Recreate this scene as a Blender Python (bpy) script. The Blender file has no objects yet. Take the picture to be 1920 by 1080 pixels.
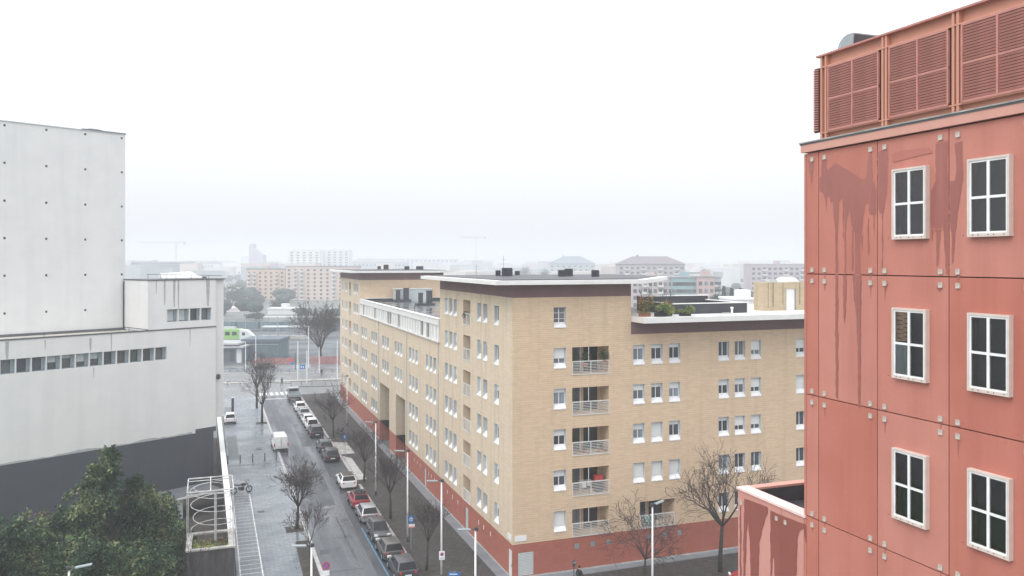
import bpy, math, random
import numpy as np
from mathutils import Vector, Matrix
C = bpy.context.scene
COL = C.collection
rnd = random.Random(7)
R = math.radians

# ------------------------------------------------------------------ camera, light, exposure
EYE = 24.5                      # the photographer stands on a sixth floor balcony
HEAD = math.atan(565 / 1550.0)  # heading, clockwise from the street axis (+Y)
SH, CH = math.sin(HEAD), math.cos(HEAD)
cam = bpy.data.cameras.new('camera')
cam.sensor_width = 36
cam.lens = 1550 / 1920 * 36
cam.shift_y = -50 / 1920
cam.clip_start = 0.3
cam.clip_end = 9000
camo = bpy.data.objects.new('camera', cam)
COL.objects.link(camo)
camo.location = (0, 0, EYE)
camo.rotation_euler = (R(90), 0, -HEAD)
C.camera = camo

W = bpy.data.worlds.new('World')
C.world = W
W.use_nodes = True
nt = W.node_tree
nt.nodes.clear()
L = nt.links.new
out = nt.nodes.new('ShaderNodeOutputWorld')
sky = nt.nodes.new('ShaderNodeTexSky')
sky.sky_type = 'NISHITA'
sky.sun_disc = False
sky.sun_elevation = R(48)
sky.sun_rotation = R(-115)
sky.dust_density = 6
sky.air_density = 1.0
hs = nt.nodes.new('ShaderNodeHueSaturation')
hs.inputs['Saturation'].default_value = 0.35
L(sky.outputs[0], hs.inputs['Color'])
bg1 = nt.nodes.new('ShaderNodeBackground')
bg1.inputs['Strength'].default_value = 0.05
L(hs.outputs[0], bg1.inputs['Color'])
# overcast cloud deck: brighter overhead than at the horizon
tc = nt.nodes.new('ShaderNodeTexCoord')
sx = nt.nodes.new('ShaderNodeSeparateXYZ')
L(tc.outputs['Generated'], sx.inputs[0])
mr = nt.nodes.new('ShaderNodeMapRange')
mr.inputs['From Min'].default_value = 0.0
mr.inputs['From Max'].default_value = 1.0
mr.inputs['To Min'].default_value = 0.84
mr.inputs['To Max'].default_value = 2.2
L(sx.outputs['Z'], mr.inputs['Value'])
bg2 = nt.nodes.new('ShaderNodeBackground')
bg2.inputs['Color'].default_value = (0.94, 0.957, 0.995, 1)
L(mr.outputs[0], bg2.inputs['Strength'])
ad = nt.nodes.new('ShaderNodeAddShader')
L(bg1.outputs[0], ad.inputs[0])
L(bg2.outputs[0], ad.inputs[1])
L(ad.outputs[0], out.inputs['Surface'])

sun = bpy.data.lights.new('sun', 'SUN')
sun.energy = 0.9
sun.angle = R(40)
sun.color = (1.0, 0.96, 0.9)
suno = bpy.data.objects.new('sun', sun)
COL.objects.link(suno)
suno.rotation_euler = Vector((0.78, 0.42, -0.95)).to_track_quat('-Z', 'Y').to_euler()

C.view_settings.view_transform = 'Standard'
C.view_settings.look = 'None'
C.view_settings.exposure = 0.0
C.view_settings.gamma = 1.0
C.view_settings.use_curve_mapping = False
C.render.engine = 'CYCLES'
cy = C.cycles
cy.use_denoising = True
cy.max_bounces = 6
cy.diffuse_bounces = 3
cy.glossy_bounces = 3
cy.transmission_bounces = 4
cy.transparent_max_bounces = 12
cy.volume_bounces = 1
cy.sample_clamp_indirect = 8


def spot(px, D):
    """Ground position D metres ahead of the camera in the bearing of image column px."""
    u = (px - 960) / 1550.0
    return D * (u * CH + SH), D * (CH - u * SH)


# ------------------------------------------------------------------ materials
def new_mat(name):
    m = bpy.data.materials.new(name)
    m.use_nodes = True
    n = m.node_tree
    return m, n, n.nodes['Principled BSDF']


def noise_node(n, vec, scale, detail=3.0, rough=0.55, stretch=None):
    mp = n.nodes.new('ShaderNodeMapping')
    n.links.new(vec, mp.inputs['Vector'])
    if stretch:
        mp.inputs['Scale'].default_value = stretch
    no = n.nodes.new('ShaderNodeTexNoise')
    no.inputs['Scale'].default_value = scale
    no.inputs['Detail'].default_value = detail
    no.inputs['Roughness'].default_value = rough
    n.links.new(mp.outputs[0], no.inputs['Vector'])
    return no.outputs['Fac']


def mixc(n, fac, a, b, mode='MIX'):
    mx = n.nodes.new('ShaderNodeMix')
    mx.data_type = 'RGBA'
    mx.blend_type = mode
    for s, v in ((0, fac), (6, a), (7, b)):
        if hasattr(v, 'links') or isinstance(v, bpy.types.NodeSocket):
            n.links.new(v, mx.inputs[s])
        else:
            mx.inputs[s].default_value = v if s == 0 else (*v, 1) if len(v) == 3 else v
    return mx.outputs[2]


def ramp(n, fac, a, b, lo=0.0, hi=1.0):
    r = n.nodes.new('ShaderNodeMapRange')
    r.inputs['From Min'].default_value = a
    r.inputs['From Max'].default_value = b
    r.inputs['To Min'].default_value = lo
    r.inputs['To Max'].default_value = hi
    n.links.new(fac, r.inputs['Value'])
    return r.outputs[0]


def mat(name, col, rough=0.7, var=0.12, scale=1.5, metal=0.0, bump=0.0, col2=None, stretch=None, spec=0.5, rand=0.0):
    m, n, b = new_mat(name)
    b.inputs['Roughness'].default_value = rough
    b.inputs['Metallic'].default_value = metal
    b.inputs['Specular IOR Level'].default_value = spec
    t = n.nodes.new('ShaderNodeTexCoord')
    f = noise_node(n, t.outputs['Object'], scale, 4.0, 0.6, stretch)
    f = ramp(n, f, 0.3, 0.7)
    c2 = col2 or tuple(max(0, c * (1 - 2 * var)) for c in col)
    c1 = col if col2 else tuple(min(1, c * (1 + var)) for c in col)
    o = mixc(n, f, c2, c1)
    if rand:
        oi = n.nodes.new('ShaderNodeObjectInfo')
        hsn = n.nodes.new('ShaderNodeHueSaturation')
        n.links.new(ramp(n, oi.outputs['Random'], 0, 1, 1 - rand, 1 + rand), hsn.inputs['Value'])
        n.links.new(o, hsn.inputs['Color'])
        o = hsn.outputs[0]
    n.links.new(o, b.inputs['Base Color'])
    if bump:
        bm = n.nodes.new('ShaderNodeBump')
        bm.inputs['Strength'].default_value = bump
        bm.inputs['Distance'].default_value = 0.02
        n.links.new(noise_node(n, t.outputs['Object'], scale * 8, 5.0), bm.inputs['Height'])
        n.links.new(bm.outputs[0], b.inputs['Normal'])
    return m


def brick_mat(name, c1, c2, mortar, bw=0.62, bh=0.165, ms=0.014, var=0.15, big=0.25, streak=0.0, rough=0.85, bump=0.5, sc=(1, 1, 1)):
    m, n, b = new_mat(name)
    b.inputs['Roughness'].default_value = rough
    b.inputs['Specular IOR Level'].default_value = 0.3
    uv = n.nodes.new('ShaderNodeTexCoord').outputs['UV']
    br = n.nodes.new('ShaderNodeTexBrick')
    br.inputs['Color1'].default_value = (*c1, 1)
    br.inputs['Color2'].default_value = (*c2, 1)
    br.inputs['Mortar'].default_value = (*c2, 1)
    br.inputs['Scale'].default_value = 1.0
    br.inputs['Mortar Size'].default_value = 0.006
    br.inputs['Brick Width'].default_value = bw
    br.inputs['Row Height'].default_value = bh
    n.links.new(uv, br.inputs['Vector'])
    # the bed joints are raked and read as fine horizontal lines
    sp_ = n.nodes.new('ShaderNodeSeparateXYZ')
    n.links.new(uv, sp_.inputs[0])
    dv = n.nodes.new('ShaderNodeMath'); dv.operation = 'DIVIDE'; dv.inputs[1].default_value = bh
    n.links.new(sp_.outputs['Y'], dv.inputs[0])
    fr_ = n.nodes.new('ShaderNodeMath'); fr_.operation = 'FRACT'
    n.links.new(dv.outputs[0], fr_.inputs[0])
    bed = ramp(n, fr_.outputs[0], 0.0, ms / bh * 2.2, 1.0, 0.0)
    bmul = n.nodes.new('ShaderNodeMath'); bmul.operation = 'MULTIPLY'
    n.links.new(bed, bmul.inputs[0])
    n.links.new(ramp(n, noise_node(n, uv, 1.2, 4.0, .7, (.5, 3, 1)), .35, .65, .15, 1.0), bmul.inputs[1])
    brc = mixc(n, bmul.outputs[0], br.outputs['Color'], mortar)
    f = noise_node(n, uv, 0.35, 5.0, 0.65)
    o = mixc(n, ramp(n, f, 0.3, 0.7, 1 - big, 1.0), tuple(c * .6 for c in c1), brc)
    o2 = mixc(n, ramp(n, noise_node(n, uv, 7.0, 3.0, .5, (.4, 1, 1)), 0.35, 0.7, 0, var), o, tuple(c * .55 for c in c1))
    if streak:
        s = noise_node(n, uv, 1.6, 3.0, 0.5, (1, 0.04, 1))
        o2 = mixc(n, ramp(n, s, 0.5, 0.72, 0, streak), o2, (0.10, 0.08, 0.06))
    n.links.new(o2, b.inputs['Base Color'])
    bm = n.nodes.new('ShaderNodeBump')
    bm.inputs['Strength'].default_value = bump
    bm.inputs['Distance'].default_value = 0.02
    bm.invert = True
    n.links.new(bed, bm.inputs['Height'])
    n.links.new(bm.outputs[0], b.inputs['Normal'])
    return m


def streaky(name, col, dark, amount=0.3, rough=0.7, scale=1.2, spec=0.4, panel=0.0):
    """Rendered wall with faint water runs and blotches."""
    m, n, b = new_mat(name)
    b.inputs['Roughness'].default_value = rough
    b.inputs['Specular IOR Level'].default_value = spec
    uv = n.nodes.new('ShaderNodeTexCoord').outputs['UV']
    s = noise_node(n, uv, scale, 4.0, 0.6, (1, 0.06, 1))
    g = noise_node(n, uv, 0.5, 5.0, 0.6)
    o = mixc(n, ramp(n, s, 0.48, 0.75, 0, amount), col, dark)
    o = mixc(n, ramp(n, g, 0.35, 0.7, 0, amount * 0.7), o, dark)
    fine = noise_node(n, uv, 14.0, 4.0, 0.7)
    o = mixc(n, ramp(n, fine, 0.3, 0.75, 0, amount * 0.35), o, dark)
    if panel:
        oi = n.nodes.new('ShaderNodeObjectInfo')
        hsn = n.nodes.new('ShaderNodeHueSaturation')
        n.links.new(ramp(n, oi.outputs['Random'], 0, 1, 1 - panel, 1 + panel), hsn.inputs['Value'])
        n.links.new(ramp(n, oi.outputs['Random'], 1, 0, 1 - panel, 1 + panel), hsn.inputs['Saturation'])
        n.links.new(o, hsn.inputs['Color'])
        o = hsn.outputs[0]
    n.links.new(o, b.inputs['Base Color'])
    bm = n.nodes.new('ShaderNodeBump')
    bm.inputs['Strength'].default_value = 0.25
    bm.inputs['Distance'].default_value = 0.01
    n.links.new(noise_node(n, uv, 9.0, 5.0), bm.inputs['Height'])
    n.links.new(bm.outputs[0], b.inputs['Normal'])
    return m


def wet_mat(name, c1, c2, r1, r2, scale=0.12, stretch=(1, 0.25, 1), brick=None, mort=(0.03, 0.03, 0.03), spec=.5):
    """Wet ground: patches of film water change the gloss, colour only varies with the stone."""
    m, n, b = new_mat(name)
    t = n.nodes.new('ShaderNodeTexCoord')
    obj = t.outputs['Object']
    f = noise_node(n, obj, scale, 6.0, 0.6, stretch)
    fine = noise_node(n, obj, 3.0, 5.0, 0.7)
    o = mixc(n, ramp(n, fine, 0.3, 0.7), c1, c2)
    if brick:
        br = n.nodes.new('ShaderNodeTexBrick')
        br.inputs['Scale'].default_value = 1.0
        br.inputs['Brick Width'].default_value = brick[0]
        br.inputs['Row Height'].default_value = brick[1]
        br.inputs['Mortar Size'].default_value = brick[2]
        br.inputs['Color1'].default_value = (*c1, 1)
        br.inputs['Color2'].default_value = (*c2, 1)
        br.inputs['Mortar'].default_value = (*mort, 1)
        n.links.new(t.outputs['UV'], br.inputs['Vector'])
        o = mixc(n, 0.75, o, br.outputs['Color'])
        bm = n.nodes.new('ShaderNodeBump')
        bm.invert = True
        bm.inputs['Strength'].default_value = 0.4
        bm.inputs['Distance'].default_value = 0.01
        n.links.new(br.outputs['Fac'], bm.inputs['Height'])
        n.links.new(bm.outputs[0], b.inputs['Normal'])
    blot = noise_node(n, obj, scale * 4, 5.0, 0.65)
    o = mixc(n, ramp(n, blot, 0.42, 0.62, 0, 0.45), o, tuple(c * 0.6 for c in c1))
    n.links.new(o, b.inputs['Base Color'])
    n.links.new(ramp(n, f, 0.38, 0.62, r1, r2), b.inputs['Roughness'])
    b.inputs['Specular IOR Level'].default_value = spec
    return m


M = {}
M['brick'] = brick_mat('sand_brick', (0.72, 0.55, 0.385), (0.65, 0.49, 0.335), (0.48, 0.36, 0.25), bw=0.62, bh=0.17, ms=0.022, big=0.12, streak=0.10)
M['brick_side'] = brick_mat('sand_brick_lit_stained', (0.68, 0.57, 0.43), (0.62, 0.515, 0.38), (0.46, 0.38, 0.28), bw=0.62, bh=0.17, ms=0.02, big=0.16, streak=0.24, bump=0.3)  # paler brick copy for the street face, light put into colour; streaks are stains
M['plinth'] = brick_mat('red_plinth', (0.40, 0.135, 0.095), (0.36, 0.12, 0.082), (0.31, 0.11, 0.08), bw=0.6, bh=0.3, ms=0.012, big=0.15, streak=0.10)
M['frieze'] = mat('brown_frieze', (0.175, 0.10, 0.10), 0.8, 0.06, 0.6)
M['white_metal'] = mat('white_painted_fascia', (0.72, 0.72, 0.70), 0.5, 0.04, 0.8)
M['white_frame'] = mat('white_window_frame', (0.78, 0.79, 0.79), 0.45, 0.04, 3)
M['lining'] = mat('pale_reveal_lining', (0.50, 0.55, 0.57), 0.5, 0.05, 3)
M['sill'] = mat('white_sill', (0.74, 0.75, 0.76), 0.45, 0.04, 3)
M['roof_dark'] = mat('black_roof_membrane', (0.035, 0.037, 0.045), 0.45, 0.25, 0.5)
M['roof_wet'] = wet_mat('wet_grey_roof', (0.16, 0.17, 0.18), (0.12, 0.13, 0.14), 0.08, 0.35, scale=0.25, stretch=(1, 1, 1))
M['dark_metal'] = mat('dark_grey_metal', (0.05, 0.055, 0.065), 0.5, 0.15, 2)
M['grey_metal'] = mat('galvanised_grey_metal', (0.33, 0.38, 0.40), 0.45, 0.08, 2, metal=0.2)
M['pole_white'] = mat('white_pole_paint', (0.78, 0.79, 0.80), 0.4, 0.05, 2)
M['red_panel'] = streaky('red_painted_panel', (0.50, 0.196, 0.150), (0.34, 0.112, 0.084), 0.5, 0.7, spec=.3, panel=.07)
M['red_low'] = streaky('red_painted_low_wall', (0.56, 0.275, 0.235), (0.45, 0.18, 0.145), 0.35, 0.62)
M['stain'] = streaky('damp_dark_red_stain', (0.27, 0.094, 0.08), (0.36, 0.135, 0.108), 0.75, 0.5, scale=2.6)
M['stain_dark'] = streaky('wet_brick_red_stain', (0.27, 0.088, 0.068), (0.20, 0.06, 0.046), 0.5, 0.5, scale=2.0)
M['stain_soft'] = streaky('drying_red_stain', (0.42, 0.155, 0.12), (0.36, 0.12, 0.095), 0.4, 0.5)
M['worn_white'] = mat('weathered_white_steel', (0.55, 0.55, 0.54), 0.6, 0.25, 2)
M['tan_wall'] = brick_mat('tan_roof_block_brick', (0.54, 0.44, 0.30), (0.48, 0.385, 0.26), (0.36, 0.28, 0.19), bw=0.62, bh=0.17, ms=0.02, big=0.2, streak=0.3)
M['joint'] = mat('dark_joint', (0.06, 0.018, 0.014), 0.9, 0.1, 2)
M['pink_cap'] = mat('pale_pink_coping', (0.80, 0.58, 0.54), 0.6, 0.06, 0.9)
M['pink_band'] = streaky('pink_coping_band', (0.58, 0.31, 0.25), (0.45, 0.20, 0.16), 0.3, 0.6)
M['penthouse'] = streaky('salmon_steel_penthouse', (0.55, 0.265, 0.185), (0.46, 0.20, 0.14), 0.4, 0.55)
M['louver'] = mat('red_brown_louvre', (0.46, 0.20, 0.165), 0.55, 0.08, 2)
M['cream'] = mat('cream_window_surround', (0.62, 0.54, 0.49), 0.55, 0.05, 3)
M['plate'] = mat('anchor_plate_steel', (0.52, 0.46, 0.41), 0.6, 0.2, 9)
M['rust'] = mat('rusty_bolt', (0.13, 0.06, 0.035), 0.9, 0.2, 9)
M['interior'] = mat('room_shade_panel', (0.055, 0.06, 0.08), 0.9, 0.1, 1)
M['white_wall'] = streaky('white_render_wall', (0.75, 0.75, 0.745), (0.58, 0.585, 0.59), 0.40, 0.8, scale=0.55, spec=.2)
M['grey_base'] = streaky('charcoal_render_base', (0.062, 0.068, 0.088), (0.042, 0.047, 0.062), 0.5, 0.8, scale=0.8)
M['capgrey'] = mat('dull_zinc_cap', (0.34, 0.33, 0.31), 0.6, 0.2, 1.5)
M['grime'] = mat('grey_water_stain', (0.40, 0.415, 0.42), 0.8, 0.1, 2)
M['terrace'] = mat('sandy_terrace_roof', (0.52, 0.49, 0.43), 0.7, 0.08, 0.4)
M['coping'] = mat('dark_zinc_coping', (0.10, 0.11, 0.12), 0.45, 0.15, 1.2)
M['stone'] = mat('pale_kerb_stone', (0.46, 0.455, 0.45), 0.45, 0.15, 1.2, bump=0.2)
M['concrete'] = mat('stained_concrete', (0.42, 0.41, 0.39), 0.8, 0.2, 1.4, bump=0.3)
M['dark_conc'] = mat('dark_wet_concrete', (0.075, 0.068, 0.075), 0.8, 0.3, 1.1, bump=0.4, stretch=(2, 2, 0.4))
M['asphalt'] = wet_mat('wet_asphalt', (0.105, 0.115, 0.13), (0.07, 0.078, 0.09), 0.16, 0.62, scale=0.35, stretch=(1, 0.09, 1))
M['asphalt2'] = wet_mat('wet_asphalt_patch', (0.055, 0.06, 0.068), (0.04, 0.044, 0.05), 0.25, 0.7, scale=.5)
M['cross'] = wet_mat('pale_wet_avenue', (0.20, 0.205, 0.205), (0.15, 0.155, 0.16), 0.2, 0.5)
M['asphalt3'] = wet_mat('worn_wet_asphalt', (0.09, 0.098, 0.11), (0.06, 0.066, 0.075), 0.3, 0.75, scale=0.6)
M['paving'] = wet_mat('wet_grey_paving', (0.24, 0.27, 0.30), (0.15, 0.172, 0.195), 0.14, 0.48, scale=0.2, stretch=(1, 1, 1), brick=(0.8, 0.36, 0.03), mort=(0.05, 0.055, 0.062))
M['paving_patch'] = wet_mat('teal_grey_paving', (0.11, 0.13, 0.135), (0.09, 0.11, 0.115), 0.35, 0.6)
M['pave_dark'] = wet_mat('dark_porphyry_paving', (0.085, 0.08, 0.077), (0.05, 0.047, 0.045), 0.7, 0.98, scale=0.3, brick=(0.5, 0.5, 0.03), mort=(0.03, 0.028, 0.027), spec=.2)
M['band'] = mat('blue_grey_stone_band', (0.20, 0.235, 0.26), 0.4, 0.1, 0.7)
M['ground'] = mat('city_ground', (0.16, 0.175, 0.16), 0.8, 0.2, 0.02)
M['soil'] = mat('damp_tree_pit_soil', (0.05, 0.043, 0.038), 0.9, 0.3, 2)
M['grass'] = mat('garden_grass', (0.06, 0.115, 0.03), 0.9, 0.3, 2)
M['paint'] = mat('white_road_paint', (0.72, 0.73, 0.72), 0.5, 0.15, 2)
M['blue_paint'] = mat('blue_road_paint', (0.10, 0.25, 0.40), 0.5, 0.3, 2)
M['bark'] = mat('dark_bark', (0.045, 0.036, 0.034), 0.9, 0.3, 4, bump=0.5)
M['twig'] = mat('brown_twigs', (0.055, 0.042, 0.042), 0.9, 0.2, 2)

M['leaf1'] = mat('dark_glossy_leaf', (0.020, 0.048, 0.026), 0.6, 0.25, 0.6, spec=0.2)
M['leaf2'] = mat('mid_green_leaf', (0.055, 0.105, 0.045), 0.6, 0.25, 0.6, spec=0.2)
M['leaf3'] = mat('olive_yellow_leaf', (0.20, 0.235, 0.11), 0.6, 0.25, 0.6, spec=0.2)
M['leaf4'] = mat('brown_dry_leaf', (0.20, 0.12, 0.08), 0.7, 0.25, 0.6)
M['leaf5'] = mat('bright_yellow_green_leaf', (0.36, 0.36, 0.12), 0.7, 0.25, 0.6, spec=.2)
M['leaf6'] = mat('fresh_green_leaf', (0.16, 0.26, 0.09), 0.7, 0.25, 0.6, spec=.2)
M['leaf7'] = mat('rusty_leaf', (0.28, 0.14, 0.10), 0.7, 0.25, 0.6, spec=.2)
M['conifer'] = mat('distant_evergreen', (0.03, 0.055, 0.045), 0.9, 0.2, 0.6)
M['tyre'] = mat('rubber_tyre', (0.018, 0.018, 0.02), 0.8, 0.1, 3)
M['rim'] = mat('alloy_rim', (0.45, 0.46, 0.47), 0.35, 0.1, 3, metal=0.7)
M['trim'] = mat('black_plastic_trim', (0.025, 0.026, 0.028), 0.6, 0.1, 3)
M['tail'] = mat('red_tail_lamp', (0.62, 0.02, 0.025), 0.2, 0.05, 3)
M['headlamp'] = mat('clear_head_lamp', (0.72, 0.74, 0.76), 0.12, 0.05, 3)
M['number_plate'] = mat('white_number_plate', (0.75, 0.76, 0.76), 0.4, 0.03, 3)
M['sign_blue'] = mat('blue_sign_face', (0.02, 0.15, 0.42), 0.35, 0.03, 3)
M['sign_red'] = mat('red_sign_ring', (0.62, 0.04, 0.05), 0.35, 0.03, 3)
M['sign_white'] = mat('white_sign_face', (0.78, 0.79, 0.80), 0.4, 0.04, 3)
M['skin'] = mat('skin', (0.48, 0.30, 0.22), 0.6, 0.04, 3)
M['coat_dark'] = mat('black_coat_cloth', (0.02, 0.021, 0.025), 0.9, 0.2, 6)
M['coat_green'] = mat('dark_green_jacket', (0.02, 0.085, 0.06), 0.9, 0.15, 6)
M['jeans'] = mat('dark_trousers', (0.03, 0.035, 0.05), 0.9, 0.2, 6)
M['hair'] = mat('dark_hair', (0.025, 0.018, 0.014), 0.8, 0.2, 9)
M['pot'] = mat('red_plastic_pot', (0.45, 0.05, 0.05), 0.6, 0.05, 4)
M['terracotta'] = mat('terracotta_pot', (0.42, 0.16, 0.09), 0.8, 0.1, 4)
M['awning'] = mat('turquoise_board', (0.25, 0.55, 0.50), 0.6, 0.05, 4)
M['blind'] = mat('orange_straw_blind', (0.85, 0.55, 0.32), 0.7, 0.15, 14)
M['curtain'] = mat('grey_green_curtain', (0.5, 0.55, 0.55), 0.9, 0.12, 5, stretch=(8, 8, 0.5))
M['train_green'] = mat('bright_green_train', (0.27, 0.50, 0.16), 0.4, 0.04, 2)
M['train_white'] = mat('white_train', (0.66, 0.69, 0.68), 0.35, 0.04, 2)
M['fence_red'] = mat('red_building_site_net', (0.36, 0.17, 0.17), 0.8, 0.2, 1.5)
M['shed'] = mat('blue_grey_cladding', (0.11, 0.17, 0.20), 0.6, 0.1, 0.8)


def glass_mat(name, tint=(0.02, 0.023, 0.03), rough=0.04, randomize=None):
    m, n, b = new_mat(name)
    b.inputs['Roughness'].default_value = rough
    b.inputs['Specular IOR Level'].default_value = 0.6
    if randomize:
        oi = n.nodes.new('ShaderNodeObjectInfo')
        cr = n.nodes.new('ShaderNodeValToRGB')
        cr.color_ramp.interpolation = 'LINEAR'
        e = cr.color_ramp.elements
        e[0].position, e[0].color = 0.0, (*randomize[0], 1)
        e[1].position, e[1].color = 1.0, (*randomize[-1], 1)
        for i, c in enumerate(randomize[1:-1]):
            q = e.new((i + 1) / (len(randomize) - 1))
            q.color = (*c, 1)
        n.links.new(oi.outputs['Random'], cr.inputs[0])
        t = n.nodes.new('ShaderNodeTexCoord')
        f = noise_node(n, t.outputs['Object'], 5.0, 2.0, 0.5, (1, 1, 0.12))
        o = mixc(n, ramp(n, f, 0.35, 0.65, 0.0, 0.5), cr.outputs[0], (0.02, 0.022, 0.028))
        n.links.new(o, b.inputs['Base Color'])
    else:
        b.inputs['Base Color'].default_value = (*tint, 1)
    return m


M['pane'] = glass_mat('apartment_glass', rough=0.12, randomize=[(0.03, 0.033, 0.04), (0.12, 0.14, 0.16), (0.05, 0.05, 0.06), (0.28, 0.33, 0.37), (0.04, 0.045, 0.05), (0.18, 0.17, 0.17)])
M['dark_glass'] = glass_mat('dark_glass', (0.015, 0.017, 0.022))
M['car_glass'] = glass_mat('car_glass', (0.008, 0.009, 0.011), .15)
M['car_glass'].node_tree.nodes['Principled BSDF'].inputs['Specular IOR Level'].default_value = .25
M['office_glass'] = glass_mat('theatre_window_glass', rough=0.1, randomize=[(0.05, 0.065, 0.075), (0.10, 0.12, 0.13), (0.04, 0.05, 0.06), (0.16, 0.18, 0.19)])


def see_through_glass():
    m = bpy.data.materials.new('clear_window_glass')
    m.use_nodes = True
    n = m.node_tree
    n.nodes.clear()
    o = n.nodes.new('ShaderNodeOutputMaterial')
    mx = n.nodes.new('ShaderNodeMixShader')
    fr = n.nodes.new('ShaderNodeFresnel')
    fr.inputs['IOR'].default_value = 1.85
    tr = n.nodes.new('ShaderNodeBsdfTransparent')
    tr.inputs['Color'].default_value = (0.82, 0.84, 0.86, 1)
    gl = n.nodes.new('ShaderNodeBsdfGlossy')
    gl.inputs['Roughness'].default_value = 0.015
    t = n.nodes.new('ShaderNodeTexCoord')
    bm = n.nodes.new('ShaderNodeBump')
    bm.inputs['Strength'].default_value = 0.06
    bm.inputs['Distance'].default_value = 0.05
    n.links.new(noise_node(n, t.outputs['Object'], 1.3, 2.0), bm.inputs['Height'])
    n.links.new(bm.outputs[0], gl.inputs['Normal'])
    n.links.new(fr.outputs[0], mx.inputs[0])
    n.links.new(tr.outputs[0], mx.inputs[1])
    n.links.new(gl.outputs[0], mx.inputs[2])
    n.links.new(mx.outputs[0], o.inputs['Surface'])
    return m


M['clear'] = see_through_glass()


def shutter_mat():
    m, n, b = new_mat('rolled_plastic_shutter')
    t = n.nodes.new('ShaderNodeTexCoord')
    oi = n.nodes.new('ShaderNodeObjectInfo')
    w = n.nodes.new('ShaderNodeTexWave')
    w.bands_direction = 'Z'
    w.inputs['Scale'].default_value = 8
    n.links.new(t.outputs['Object'], w.inputs['Vector'])
    cr = mixc(n, oi.outputs['Random'], (0.66, 0.68, 0.68), (0.78, 0.77, 0.74))
    o = mixc(n, ramp(n, w.outputs['Fac'], 0.0, 0.3, 0.3, 0.0), cr, (0.35, 0.36, 0.36))
    n.links.new(o, b.inputs['Base Color'])
    b.inputs['Roughness'].default_value = 0.6
    return m


M['shutter'] = shutter_mat()


def car_paint(name, col, metal=0.3):
    m, n, b = new_mat(name)
    b.inputs['Base Color'].default_value = (*col, 1)
    t = n.nodes.new('ShaderNodeTexCoord')
    f = noise_node(n, t.outputs['Object'], 2.5, 5.0, 0.6)
    o = mixc(n, ramp(n, f, 0.45, 0.75, 0, 0.22), col, (0.16, 0.15, 0.14))
    n.links.new(o, b.inputs['Base Color'])
    b.inputs['Metallic'].default_value = metal
    b.inputs['Roughness'].default_value = 0.32
    b.inputs['Coat Weight'].default_value = 0.35
    b.inputs['Coat Roughness'].default_value = 0.12
    return m


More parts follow.
